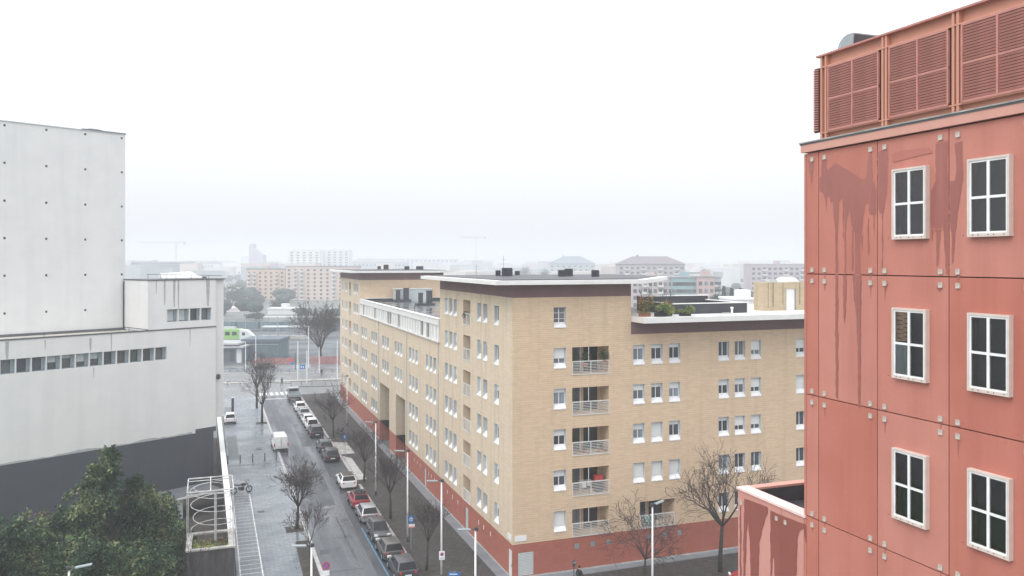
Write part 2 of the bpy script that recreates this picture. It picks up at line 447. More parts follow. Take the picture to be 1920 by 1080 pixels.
# ------------------------------------------------------------------ geometry helpers
class MB:
    """Collects shapes and links them as ONE mesh object."""
    def __init__(s):
        s.v, s.f, s.mi = [], [], []
        s.cur = 0

    def add(s, vs, fs):
        k = len(s.v)
        s.v += [tuple(p) for p in vs]
        for f in fs:
            s.f.append(tuple(i + k for i in f))
            s.mi.append(s.cur)
        return s

    def box(s, x0, x1, y0, y1, z0, z1):
        return s.add([(x0, y0, z0), (x1, y0, z0), (x1, y1, z0), (x0, y1, z0), (x0, y0, z1), (x1, y0, z1), (x1, y1, z1), (x0, y1, z1)],
                     [(0, 3, 2, 1), (4, 5, 6, 7), (0, 1, 5, 4), (1, 2, 6, 5), (2, 3, 7, 6), (3, 0, 4, 7)])

    def obox(s, c, d, rz=0, rx=0, ry=0):
        m = Matrix.Rotation(rz, 3, 'Z') @ Matrix.Rotation(ry, 3, 'Y') @ Matrix.Rotation(rx, 3, 'X')
        vs = []
        for x, y, z in ((-1, -1, -1), (1, -1, -1), (1, 1, -1), (-1, 1, -1), (-1, -1, 1), (1, -1, 1), (1, 1, 1), (-1, 1, 1)):
            vs.append(m @ Vector((x * d[0] / 2, y * d[1] / 2, z * d[2] / 2)) + Vector(c))
        return s.add(vs, [(0, 3, 2, 1), (4, 5, 6, 7), (0, 1, 5, 4), (1, 2, 6, 5), (2, 3, 7, 6), (3, 0, 4, 7)])

    def tube(s, p, q, r0, r1=None, n=6, cap=True):
        r1 = r0 if r1 is None else r1
        p, q = Vector(p), Vector(q)
        d = (q - p).normalized()
        a = d.orthogonal().normalized()
        b = d.cross(a)
        vs = []
        for c, r in ((p, r0), (q, r1)):
            for i in range(n):
                t = 2 * math.pi * i / n
                vs.append(c + a * (r * math.cos(t)) + b * (r * math.sin(t)))
        fs = [(i, (i + 1) % n, n + (i + 1) % n, n + i) for i in range(n)]
        if cap:
            fs += [tuple(range(n - 1, -1, -1)), tuple(range(n, 2 * n))]
        return s.add(vs, fs)

    def path(s, pts, r, n=6):
        """One continuous tube through pts (r may be a list)."""
        P = [Vector(p) for p in pts]
        rr = r if isinstance(r, (list, tuple)) else [r] * len(P)
        vs, fs = [], []
        a = None
        for i, p in enumerate(P):
            d = (P[min(i + 1, len(P) - 1)] - P[max(i - 1, 0)]).normalized()
            if a is None:
                a = d.orthogonal().normalized()
            a = (a - d * a.dot(d))
            a = a.normalized() if a.length > 1e-5 else d.orthogonal().normalized()
            b = d.cross(a)
            for j in range(n):
                t = 2 * math.pi * j / n
                vs.append(p + a * (rr[i] * math.cos(t)) + b * (rr[i] * math.sin(t)))
        for i in range(len(P) - 1):
            for j in range(n):
                fs.append((i * n + j, i * n + (j + 1) % n, (i + 1) * n + (j + 1) % n, (i + 1) * n + j))
        fs += [tuple(range(n - 1, -1, -1)), tuple((len(P) - 1) * n + j for j in range(n))]
        return s.add(vs, fs)

    def prism(s, poly, z0, z1):
        n = len(poly)
        vs = [(x, y, z0) for x, y in poly] + [(x, y, z1) for x, y in poly]
        fs = [tuple(range(n - 1, -1, -1)), tuple(range(n, 2 * n))]
        fs += [(i, (i + 1) % n, n + (i + 1) % n, n + i) for i in range(n)]
        return s.add(vs, fs)

    def disc(s, c, r, n=20, thick=0.03, axis='y'):
        d = {'x': Vector((1, 0, 0)), 'y': Vector((0, 1, 0)), 'z': Vector((0, 0, 1))}[axis]
        return s.tube(Vector(c) - d * thick / 2, Vector(c) + d * thick / 2, r, r, n)

    def ring(s, c, R_, r, axis='x', n=18, m=6):
        vs, fs = [], []
        for i in range(n):
            a = 2 * math.pi * i / n
            for j in range(m):
                b = 2 * math.pi * j / m
                rr = R_ + r * math.cos(b)
                u, v, w = rr * math.cos(a), rr * math.sin(a), r * math.sin(b)
                vs.append({'x': (c[0] + w, c[1] + u, c[2] + v), 'y': (c[0] + u, c[1] + w, c[2] + v), 'z': (c[0] + u, c[1] + v, c[2] + w)}[axis])
        for i in range(n):
            for j in range(m):
                fs.append((i * m + j, ((i + 1) % n) * m + j, ((i + 1) % n) * m + (j + 1) % m, i * m + (j + 1) % m))
        return s.add(vs, fs)

    def loft(s, rings):
        n = len(rings[0])
        vs = [p for r in rings for p in r]
        fs = []
        for i in range(len(rings) - 1):
            for j in range(n):
                fs.append((i * n + j, i * n + (j + 1) % n, (i + 1) * n + (j + 1) % n, (i + 1) * n + j))
        fs += [tuple(range(n - 1, -1, -1)), tuple((len(rings) - 1) * n + j for j in range(n))]
        return s.add(vs, fs)

    def ball(s, c, r, n=8, m=6):
        rx, ry, rz = (r, r, r) if not isinstance(r, tuple) else r
        rings = []
        for i in range(1, m):
            t = math.pi * i / m
            rings.append([(c[0] + rx * math.sin(t) * math.cos(2 * math.pi * j / n), c[1] + ry * math.sin(t) * math.sin(2 * math.pi * j / n), c[2] - rz * math.cos(t)) for j in range(n)])
        return s.loft(rings)

    def mesh(s, name, mats, smooth=False, uv=True):
        me = bpy.data.meshes.new(name)
        me.from_pydata([tuple(v) for v in s.v], [], s.f)
        for m in (mats if isinstance(mats, (list, tuple)) else [mats]):
            me.materials.append(m)
        if any(s.mi):
            me.polygons.foreach_set('material_index', s.mi)
        if uv:
            ul = me.uv_layers.new(name='UVMap')
            nv = len(me.loops)
            co = np.empty(len(me.vertices) * 3)
            me.vertices.foreach_get('co', co)
            co = co.reshape(-1, 3)
            li = np.empty(nv, dtype=np.int64)
            me.loops.foreach_get('vertex_index', li)
            no = np.empty(len(me.polygons) * 3)
            me.polygons.foreach_get('normal', no)
            no = no.reshape(-1, 3)
            lt = np.empty(len(me.polygons), dtype=np.int64)
            me.polygons.foreach_get('loop_total', lt)
            N = np.repeat(no, lt, axis=0)
            P = co[li]
            flat = np.abs(N[:, 2]) > 0.7
            ln = np.maximum(np.hypot(N[:, 0], N[:, 1]), 1e-6)
            tx, ty = -N[:, 1] / ln, N[:, 0] / ln
            # keep the direction of the tangent stable
            sg = np.where(tx + 0.5 * ty < 0, -1.0, 1.0)
            U = np.where(flat, P[:, 0], (P[:, 0] * tx + P[:, 1] * ty) * sg)
            V = np.where(flat, P[:, 1], P[:, 2])
            ul.data.foreach_set('uv', np.stack([U, V], 1).ravel())
        if smooth:
            me.polygons.foreach_set('use_smooth', [True] * len(me.polygons))
        me.update()
        return me

    def build(s, name, mats, parent=None, smooth=False, bevel=0, loc=(0, 0, 0), rz=0):
        return link(name, s.mesh(name, mats, smooth), parent, loc, rz, bevel)


def link(name, me, parent=None, loc=(0, 0, 0), rz=0, bevel=0):
    o = bpy.data.objects.new(name, me)
    COL.objects.link(o)
    o.location = loc
    o.rotation_euler = (0, 0, rz)
    if parent:
        o.parent = parent
    if bevel:
        b = o.modifiers.new('bevel', 'BEVEL')
        b.width = bevel
        b.segments = 2
        b.limit_method = 'ANGLE'
        b.angle_limit = R(25)
    return o


def thing(name, label, cat, loc=(0, 0, 0), rz=0, group=None):
    o = bpy.data.objects.new(name, None)
    COL.objects.link(o)
    o.location = loc
    o.rotation_euler = (0, 0, rz)
    o['label'] = label
    o['category'] = cat
    if group:
        o['group'] = group
    return o


def tag(o, label, cat, group=None):
    o['label'] = label
    o['category'] = cat
    if group:
        o['group'] = group
    return o


def structure(name, mb, m, **k):
    o = mb.build(name, m, **k)
    o['kind'] = 'structure'
    return o


def copy_tree(o, parent=None):
    c = o.copy()
    COL.objects.link(c)
    if parent:
        c.parent = parent
    for ch in list(o.children):
        copy_tree(ch, c)
    return c


def box(*a):
    return MB().box(*a)


def wall_grid(mb, frame, u0, u1, z0, z1, holes, depth, reveal=None):
    """A wall face with real openings; the reveals go back into the wall."""
    us = sorted({u0, u1, *[h[0] for h in holes], *[h[1] for h in holes]})
    zs = sorted({z0, z1, *[max(z0, h[2]) for h in holes], *[min(z1, h[3]) for h in holes]})
    us = [u for u in us if u0 <= u <= u1]
    idx = {}
    vs, fs = [], []

    def V(u, z):
        k = (u, z)
        if k not in idx:
            idx[k] = len(vs)
            vs.append(frame(u, z, 0))
        return idx[k]
    for i in range(len(us) - 1):
        for j in range(len(zs) - 1):
            cu, cz = (us[i] + us[i + 1]) / 2, (zs[j] + zs[j + 1]) / 2
            if any(h[0] < cu < h[1] and h[2] < cz < h[3] for h in holes):
                continue
            fs.append((V(us[i], zs[j]), V(us[i + 1], zs[j]), V(us[i + 1], zs[j + 1]), V(us[i], zs[j + 1])))
    mb.add(vs, fs)
    for h in holes:
        a, b, c, d = h[0], h[1], max(h[2], z0), min(h[3], z1)
        if c >= d:
            continue
        dd = h[4] if len(h) > 4 else depth
        t = reveal or mb
        edges = [((a, c), (a, d)), ((b, c), (b, d))]
        if h[3] <= z1:
            edges.append(((a, d), (b, d)))
        if h[2] >= z0:
            edges.append(((a, c), (b, c)))
        for p, q in edges:
            t.add([frame(p[0], p[1], 0), frame(q[0], q[1], 0), frame(q[0], q[1], dd), frame(p[0], p[1], dd)], [(0, 1, 2, 3)])


def bez(o, w):
    return o


# ------------------------------------------------------------------ ground and street
gb = MB()
gb.add([(-3500, -300, -0.06), (3500, -300, -0.06), (3500, 4500, -0.06), (-3500, 4500, -0.06)], [(0, 1, 2, 3)])
structure('ground', gb, M['ground'])
structure('road', box(8.3, 15.2, -5, 156, -0.05, 0.0), M['asphalt'])
structure('side_street', box(15.2, 90, 44.0, 50.0, -0.05, 0.0), M['asphalt'])
structure('avenue', box(-60, 120, 156, 192, -0.05, -0.004), M['cross'])
structure('left_pavement', box(1.9, 8.0, 20, 155.5, -0.05, 0.12), M['paving'])
structure('right_pavement', box(15.45, 20.8, 50.3, 155.5, -0.05, 0.12), M['pave_dark'])
structure('corner_pavement', box(20.8, 90, 50.3, 58.5, -0.05, 0.12), M['pave_dark'])
kb = structure('left_kerb', MB(), M['stone']) if False else None
# kerb stones are pieces laid one after another
kl = bpy.data.objects.new('kerb', None)
COL.objects.link(kl)
kl['kind'] = 'structure'
ks = box(-0.15, 0.15, 0.01, 1.985, -0.05, 0.13).mesh('kerb_stone', M['stone'])
for i in range(47):
    link('kerb_stone', ks, kl, (8.15 + rnd.uniform(-.006, .006), 62 + i * 2.0, rnd.uniform(-.006, .004)))
for i in range(48):
    link('kerb_stone', ks, kl, (15.30 + rnd.uniform(-.006, .006), 58 + i * 2.0, rnd.uniform(-.006, .004)))
structure('avenue_kerb', box(-40, 110, 189.6, 190.0, -0.05, 0.14), M['stone'])
structure('avenue_far_pavement', box(-60, 120, 190.0, 200.5, -0.05, 0.12), M['paving'])
structure('traffic_island', MB().prism([(14.5, 166), (26, 163.5), (30, 165), (28, 170), (17, 170.5)], -0.05, 0.13), M['cross'])
structure('median_island', MB().prism([(-20, 176.2), (30, 172.5), (30, 174), (-20, 178)], -0.05, 0.13), M['concrete'])
# asphalt repairs and worn tracks
pt = MB()
pt.add([(12.2, 62, .004), (15.1, 62, .004), (15.1, 104, .004), (13.6, 111, .004), (12.9, 104, .004), (12.5, 84, .004)], [(0, 1, 2, 3, 4, 5)])
structure('asphalt_patch', pt, M['asphalt2'])
pt = MB()
for (x0, y0, x1, y1) in ((9.0, 74, 12.0, 74.25), (9.2, 83, 11.5, 83.2), (11.3, 90, 11.9, 99), (8.6, 66, 11.4, 66.2), (11.2, 68, 11.34, 80)):
    pt.add([(x0, y0, .008), (x1, y0, .008), (x1, y1, .008), (x0, y1, .008)], [(0, 1, 2, 3)])
structure('asphalt_seam', pt, M['asphalt2'])
pt = MB()
for (x0, x1, y0, y1) in ((2.1, 3.35, 107.3, 121.6), (2.1, 3.3, 136, 146)):
    pt.add([(x0, y0, .124), (x1, y0, .124), (x1, y1, .124), (x0, y1, .124)], [(0, 1, 2, 3)])
structure('paving_patch', pt, M['paving_patch'])
structure('paving_joint_band', box(2.0, 7.9, 103.7, 104.1, .12, .126), M['paving_patch'])
structure('dropped_kerb_slab', MB().prism([(15.5, 92.5), (16.4, 92.5), (16.4, 103), (15.5, 104.5)], .12, .135), M['stone'])
structure('pale_pavement_apron', MB().prism([(15.5, 105.5), (17.2, 105.5), (17.2, 112), (15.5, 113)], .12, .13), M['concrete'])

# markings
mk = MB()
for y in (62.0, 90.6):
    mk.add([(2.15, y, .125), (3.85, y, .125), (3.85, y + .12, .125), (2.15, y + .12, .125)], [(0, 1, 2, 3)])
for x in (2.12, 3.78):
    mk.add([(x, 60, .129), (x + .1, 60, .129), (x + .1, 90.7, .129), (x, 90.7, .129)], [(0, 1, 2, 3)])
mk.build('motorcycle_bay_outline', M['paint'])['kind'] = 'structure'
bars = bpy.data.objects.new('motorcycle_bay_lines', None)
COL.objects.link(bars)
bars['kind'] = 'structure'
bm_ = MB().add([(2.22, 0, .125), (3.78, 0, .125), (3.78, .085, .125), (2.22, .085, .125)], [(0, 1, 2, 3)]).mesh('painted_line', M['paint'])
for i in range(28):
    link('painted_line', bm_, bars, (0, 62.6 + i * 1.0, 0))
zb = bpy.data.objects.new('zebra_crossing', None)
COL.objects.link(zb)
zb['kind'] = 'structure'
zs_ = MB().add([(0, 0, .005), (.5, 0, .005), (.5, 3.4, .005), (0, 3.4, .005)], [(0, 1, 2, 3)]).mesh('zebra_stripe', M['paint'])
for i in range(8):
    link('zebra_stripe', zs_, zb, (8.5 + i * .92, 157.0, 0))
structure('stop_line', MB().add([(8.4, 152.6, .005), (13.4, 152.6, .005), (13.4, 153.1, .005), (8.4, 153.1, .005)], [(0, 1, 2, 3)]), M['paint'])
lane = MB()
for i in range(14):
    lane.add([(-16 + i * 6, 181.5, .004), (-13 + i * 6, 181.5, .004), (-13 + i * 6, 181.65, .004), (-16 + i * 6, 181.65, .004)], [(0, 1, 2, 3)])
lane.add([(-20, 168, .004), (9, 167, .004), (9, 167.2, .004), (-20, 168.2, .004)], [(0, 1, 2, 3)])
lane.add([(-20, 187.6, .004), (60, 187.6, .004), (60, 187.8, .004), (-20, 187.8, .004)], [(0, 1, 2, 3)])
structure('avenue_lane_marks', lane, M['paint'])
for i_, (x0_, x1_, y0_, y1_, m_k) in enumerate(((8.6, 12.1, 84, 96, 'asphalt2'), (11.4, 13.0, 112, 128, 'asphalt2'), (8.5, 10.4, 70.2, 71.6, 'asphalt2'))):
    structure('road_repair', MB().add([(x0_, y0_, .002 + i_ * .0004), (x1_ - .3, y0_ + .2, .002 + i_ * .0004), (x1_, y1_, .002 + i_ * .0004), (x0_ + .2, y1_ - .2, .002 + i_ * .0004)], [(0, 1, 2, 3)]), M['asphalt3'])
for i_, (px_, py_) in enumerate(((9.4, 88.0), (11.9, 79.0), (12.6, 98.5), (9.0, 120.0), (4.6, 84.0), (5.9, 112.0))):
    structure('manhole_cover', MB().disc((px_, py_, .008 if px_ > 8.3 else .128), .36, 18, .008, 'z'), M['dark_metal'])
structure('blue_parking_line', MB().add([(12.95, 63, .012), (13.07, 63, .012), (13.07, 76, .012), (12.95, 76, .012)], [(0, 1, 2, 3)]), M['blue_paint'])
structure('stone_band', box(20.8, 21.7, 58.55, 149.5, -.05, .16), M['band'])
structure('stone_band_south', box(21.7, 90, 58.55, 59.44, -.05, .16), M['band'])
# tree pits
for (x, y, s) in ((7.3, 77.5, .9), (7.3, 129.9, .9), (16.0, 63.6, 1.1), (16.0, 77.5, 1.0), (15.95, 91.6, .9), (16.0, 115.9, .9), (37.6, 55.4, 1.0), (31.0, 54.6, 1.0)):
    structure('tree_pit', MB().add([(x - s, y - s, .126), (x + s, y - s, .126), (x + s, y + s, .126), (x - s, y + s, .126)], [(0, 1, 2, 3)]), M['soil'])
structure('garden_lawn', MB().add([(-40, 30, -.02), (1.2, 30, -.02), (1.2, 105, -.02), (-40, 105, -.02)], [(0, 1, 2, 3)]), M['grass'])
structure('service_passage', MB().add([(-2.6, 68.5, -.01), (1.3, 68.5, -.01), (1.3, 122, -.01), (-2.6, 122, -.01)], [(0, 1, 2, 3)]), M['soil'])
structure('verge_strip', MB().add([(6.6, 60, .125), (7.95, 60, .125), (7.95, 74, .125), (6.9, 74, .125)], [(0, 1, 2, 3)]), M['soil'])
mh = MB()
mh.disc((10.2, 62.2, .006), .35, 20, .01, 'z')
structure('manhole_cover', mh, M['dark_metal'])

# ------------------------------------------------------------------ sand brick apartment block
BX, BY = 21.71, 59.45
PITCH, W0 = 3.19, 3.42          # storey height, bottom of the first window
apt = thing('apartment_block', 'long sand-coloured brick apartment block with red plinth and overhanging white flat roofs', 'apartment building', (BX, BY, 0))
HS = 1.56


def fF(u, z, d):
    return (u, d, z)


def fL(u, z, d):
    return (d, u, z)


wins_front = [(3.41, k, 'W') for k in range(6)]
for x in (10.38, 12.04, 13.70):
    wins_front += [(x, k, 'W') for k in range(1, 5)]
for x in (18.46, 20.07, 21.70, 26.4, 28.0):
    wins_front += [(x, k, 'W') for k in range(0, 5)]
front_holes_t, front_holes_w, left_holes = [], [], []
side_wins = []
for y in (3.2, 6.15, 7.8, 15.2, 16.75, 18.3):
    side_wins += [(y, k) for k in range(6)]
for c in range(6):
    for j in range(3):
        y = 22.8 + 8.0 * c + 1.6 * j
        ks_ = (2, 3) if c in (2, 3) else (0, 1, 2, 3)
        side_wins += [(y, k) for k in ks_]
for y in (70.6, 72.2, 73.8, 81.4, 83.1, 86.0):
    side_wins += [(y, k) for k in range(6)]
FB = [(5.0, 8.22, 2.86 + PITCH * k, 4.98 + PITCH * k) for k in range(5)]
for x, k, _ in wins_front:
    h = (x, x + 1.08, W0 + PITCH * k, W0 + HS + PITCH * k, .3)
    (front_holes_t if x < 10 else front_holes_w).append(h)
front_holes_t += [(a, b, c, d, 1.6) for a, b, c, d in FB]
front_holes_w.append((11.0, 14.24, 2.86, 4.98, 1.6))
LB = [(y0, y0 + 2.25, 2.86 + PITCH * k, 5.05 + PITCH * k, 1.5) for y0 in (10.9, 77.5) for k in range(6)]
left_holes = [(y, y + 1.1, W0 + PITCH * k, W0 + HS + PITCH * k, .3) for y, k in side_wins] + LB
arches = [(37.1, 42.5, -1, 8.0, 13.0), (46.5, 52.9, -1, 8.0, 13.0)]
w = MB()
wall_grid(w, fF, 0, 10.19, 2.77, 21.7, front_holes_t, .3)
wall_grid(w, fF, 10.19, 40, 2.77, 18.6, front_holes_w, .3)
w.build('front_wall', M['brick'], apt)
w = MB()
low = [h for h in left_holes if h[0] < 90]
tall1 = [h for h in low if h[0] < 21]
midh = [h for h in low if 21 < h[0] < 68]
tall2 = [h for h in low if h[0] > 68]
archb = [(a, b, 2.77, d, 13.0) for a, b, c, d, e in arches]
wall_grid(w, fL, 0, 21.3, 2.77, 21.7, tall1, .3)
wall_grid(w, fL, 21.3, 68.3, 2.77, 16.45, midh + archb, .3)
wall_grid(w, fL, 68.3, 89.5, 2.77, 21.6, tall2, .3)
w.build('side_wall', M['brick_side'], apt)
# unseen sides and the inner faces of the two towers
w = MB()
w.add([(10.19, 0, 18.6), (10.19, 21.3, 18.6), (10.19, 21.3, 22.7), (10.19, 0, 22.7)], [(0, 1, 2, 3)])
w.add([(0, 21.3, 16.4), (13, 21.3, 16.4), (13, 21.3, 22.7), (0, 21.3, 22.7)], [(0, 1, 2, 3)])
w.add([(0, 68.3, 16.4), (13.2, 68.3, 16.4), (13.2, 68.3, 21.6), (0, 68.3, 21.6)], [(0, 1, 2, 3)])
w.add([(0, 89.5, 0), (13.2, 89.5, 0), (13.2, 89.5, 22.7), (0, 89.5, 22.7)], [(0, 1, 2, 3)])
w.add([(13.2, 9, 0), (13.2, 89.5, 0), (13.2, 89.5, 18.4), (13.2, 9, 18.4)], [(0, 1, 2, 3)])
w.add([(13.2, 12, 0), (40, 12, 0), (40, 12, 19.9), (13.2, 12, 19.9)], [(0, 1, 2, 3)])
w.build('rear_wall', M['brick'], apt)
# plinth, 3 cm back from nothing: it is flush, so built from its own openings
dF = [(22.6, 23.7, -.1, 2.35, .15)]
sqF = [(x, x + .42, 1.85, 2.27, .12) for x in (5.2, 6.6, 8.0, 11.6, 13.1, 14.5)]
dL = [(27.0, 27.9, -.1, 2.2, .15), (11.6, 12.6, -.1, 2.3, .15)]
sqL = [(y, y + .4, 1.75, 2.2, .12) for y in (5.2, 7.0, 8.4, 14.8, 16.6, 18.4, 23.4, 24.6, 25.8, 29.6, 31.0, 32.4, 56.5, 58.2, 60.0)]
w = MB()
wall_grid(w, fF, 0, 40, 0, 2.77, dF + sqF + [(.45, 1.75, .3, 2.1, .1)], .12)
wall_grid(w, fL, 0, 89.5, 0, 2.77, dL + sqL + [(a, b, -1, 2.77, 13.0) for a, b, c, d, e in arches] + [(.15, .95, .1, 2.3, .1)], .12)
w.build('plinth', M['plinth'], apt)
w = MB()
w.box(-.03, -.002, 0, 37.1, .16, .27)
w.box(-.03, -.002, 42.5, 46.5, .16, .27)
w.box(-.03, -.002, 52.9, 89.5, .16, .27)
w.box(-.03, 40, -.03, -.002, .16, .27)
w.build('skirting', M['stone'], apt)
w = MB()
w.add([(0, 0, 21.7), (10.19, 0, 21.7), (10.19, 0, 22.72), (0, 0, 22.72)], [(0, 1, 2, 3)])
w.add([(0, 0, 21.7), (0, 21.3, 21.7), (0, 21.3, 22.72), (0, 0, 22.72)], [(0, 1, 2, 3)])
w.add([(10.19, 0, 18.6), (40, 0, 18.6), (40, 0, 19.62), (10.19, 0, 19.62)], [(0, 1, 2, 3)])
w.build('frieze', M['frieze'], apt)
w = MB()
w.add([(0, 68.3, 21.6), (0, 89.5, 21.6), (0, 89.5, 22.72), (0, 68.3, 22.72)], [(0, 1, 2, 3)])
w.add([(0, 68.3, 21.6), (13.2, 68.3, 21.6), (13.2, 68.3, 22.72), (0, 68.3, 22.72)], [(0, 1, 2, 3)])
w.build('frieze', M['frieze'], apt)


def roof_slab(poly, z0, z1, inset, extra=0.06):
    o = MB().prism(poly, z0, z1).build('roof', M['white_metal'], apt)
    cx_ = sum(p[0] for p in poly) / len(poly)
    cy_ = sum(p[1] for p in poly) / len(poly)
    q = []
    for x, y in poly:
        d = Vector((cx_ - x, cy_ - y))
        d = d.normalized() * inset
        q.append((x + d.x, y + d.y))
    MB().prism(q, z1, z1 + extra).build('roof_membrane', M['roof_dark'], o)
    return o


r1 = roof_slab([(-1.7, -1.15), (10.9, -1.15), (19.8, 10.5), (19.8, 22.5), (-1.7, 22.5)], 22.72, 23.04, 1.1)
r2 = roof_slab([(-1.7, 66.9), (12.4, 66.9), (14.6, 68.3), (14.6, 91), (-1.7, 91)], 22.72, 23.04, 1.1)
r3 = MB().prism([(10.22, -2.1), (41, -2.1), (41, 12), (10.22, 12)], 19.62, 20.05).build('roof', M['white_metal'], apt)
r4 = MB().box(.35, 13, 21.3, 68.3, 18.1, 18.3).build('roof', M['roof_wet'], apt)
w = MB().box(12.7, 13.2, 21.3, 68.3, 18.3, 18.75)
w.box(.35, 12.7, 67.7, 68.28, 18.3, 18.75)
w.build('roof_upstand', M['dark_metal'], apt)
w = MB().box(12.6, 13.3, 21.3, 68.3, 18.75, 18.82)
w.box(.4, 12.6, 67.6, 68.28, 18.75, 18.82)
w.build('upstand_cap', M['white_metal'], apt)

# window types (canonical: u along +x, y into the wall, origin bottom left on the face)


def window_meshes(wd, h=HS):
    f = MB()
    t = .02
    f.cur = 1
    f.box(0.003, t, .0, .3, 0, h)
    f.box(wd - t, wd - .003, .0, .3, 0, h)
    f.box(t, wd - t, 0, .3, h - t, h - .003)
    f.cur = 0
    f.box(t, .06, .26, .31, .0, h - t)
    f.box(wd - .06, wd - t, .26, .31, 0, h - t)
    f.box(.06, wd - .06, .26, .31, h - .07, h - t)
    f.box(.06, wd - .06, .26, .31, .30, .35)
    f.box(wd / 2 - .03, wd / 2 + .03, .25, .31, .35, h - .07)
    p = MB()
    p.box(.06, wd - .06, .285, .295, .34, h - .05)
    s = MB()
    s.add([(.02, -.05, 0), (wd - .02, -.05, 0), (wd - .02, .262, .33), (.02, .262, .33), (.02, -.05, -.07), (wd - .02, -.05, -.07), (wd - .02, .262, -.07), (.02, .262, -.07)],
          [(0, 1, 2, 3), (4, 5, 1, 0), (1, 5, 6, 2), (0, 3, 7, 4), (2, 6, 7, 3), (4, 7, 6, 5)])
    sh = {}
    for fr in (0.25, 0.42, 0.7, 1.0):
        z = h - .06 - (h - .42) * fr
        sh[fr] = MB().box(.045, wd - .045, .22, .245, z, h - .02).mesh('shutter', M['shutter'])
    return (f.mesh('window', [M['white_frame'], M['lining']]), p.mesh('pane', M['pane']), s.mesh('sill', M['sill']), sh)


WM = {1.08: window_meshes(1.08), 1.10: window_meshes(1.10)}
bars_m = MB()


def put_window(parent, loc, rz, wd, drop):
    f, p, s, sh = WM[wd]
    o = link('window', f, parent, loc, rz)
    link('pane', p, o)
    link('sill', s, o)
    if drop:
        link('shutter', sh[drop], o)
    return o


# shutters as the photograph shows them on the front
drops = {(3.41, 5): 0, (3.41, 4): .7, (3.41, 3): 0.25, (3.41, 2): .42, (3.41, 1): .42, (3.41, 0): 1.0,
         (10.38, 4): .25, (12.04, 4): .25, (13.70, 4): .25, (10.38, 3): .42, (12.04, 3): .25, (13.70, 3): .42,
         (10.38, 2): .42, (12.04, 2): 1.0, (13.70, 2): .25, (10.38, 1): 1.0, (12.04, 1): 1.0, (13.70, 1): 1.0,
         (18.46, 4): 0, (20.07, 4): 0, (21.70, 4): .7, (18.46, 3): .42, (20.07, 3): .42, (21.70, 3): .7,
         (18.46, 2): .25, (20.07, 2): .7, (21.70, 2): .7, (18.46, 1): 0, (20.07, 1): 0, (21.70, 1): 0, (26.4, 4): .7, (26.4, 3): 1.0, (26.4, 2): 0, (26.4, 1): 0}
for x, k, _ in wins_front:
    o = put_window(apt, (x, 0, W0 + PITCH * k), 0, 1.08, drops.get((x, k), 0))
    if (x, k) == (3.41, 5):
        g = MB()
        for i in range(2):
            g.box(.09, .99, .24, .25, .62 + i * .45, .65 + i * .45)
        g.build('glazing_bar', M['white_frame'], o)
for y, k in side_wins:
    q = rnd.random()
    d = .25 if q < .2 else .42 if q < .35 else .7 if q < .45 else 1.0 if q < .55 else 0
    put_window(apt, (0, y + 1.1, W0 + PITCH * k), R(-90), 1.10, d)


def railing(wd, h=1.02, n=8):
    m = MB()
    m.box(0, wd, -.04, .02, h - .05, h)
    for i in range(n):
        z = .06 + (h - .16) * i / (n - 1)
        m.box(0.02, wd - .02, -.025, 0.0, z, z + .028)
    for i in range(3):
        x = .01 + (wd - .05) * i / 2
        m.box(x, x + .04, -.03, .015, 0, h - .05)
    m.box(0, wd, -.06, .05, -.06, 0)
    return m.mesh('railing', M['white_metal'])


def balcony_back(wd, h, dp):
    b = MB()
    b.box(0, wd, dp - .02, dp, 0, h)
    b.box(0, wd, 0, dp, -.05, -.001)
    return b.mesh('balcony', M['brick'])


RW, RN = railing(3.22), railing(2.25, n=10)
BB, BN = balcony_back(3.22, 2.12, 1.6), balcony_back(2.25, 2.19, 1.5)
dr = MB()
dr.box(.5, 1.35, 1.5, 1.57, 0, 2.0)
DRM = dr.mesh('balcony_door', M['pane'])
drf = MB()
for x in (.45, 1.33):
    drf.box(x, x + .06, 1.46, 1.57, 0, 2.05)
drf.box(.51, 1.33, 1.46, 1.57, 2.0, 2.05)
DRF = drf.mesh('door_frame', M['white_frame'])
drw = MB().box(1.7, 2.9, 1.5, 1.57, .0, 2.02).mesh('balcony_glazing', M['dark_glass'])
post = MB().box(1.4, 1.44, -.02, .02, 1.02, 2.1).mesh('steel_post', M['white_metal'])
for i, (a, b, c, d) in enumerate(FB + [(11.0, 14.24, 2.86, 4.98)]):
    o = link('balcony', BB, apt, (a, 0, c))
    link('railing', RW, o)
    dd_ = link('balcony_door', DRM, o)
    link('door_frame', DRF, o)
    link('balcony_glazing', drw, o)
    if i != 5:
        link('steel_post', post, o)
for h in LB:
    o = link('balcony', BN, apt, (0, h[1], h[2]), R(-90))
    link('railing', RN, o)
# balcony clutter stands on the balconies: things of their own


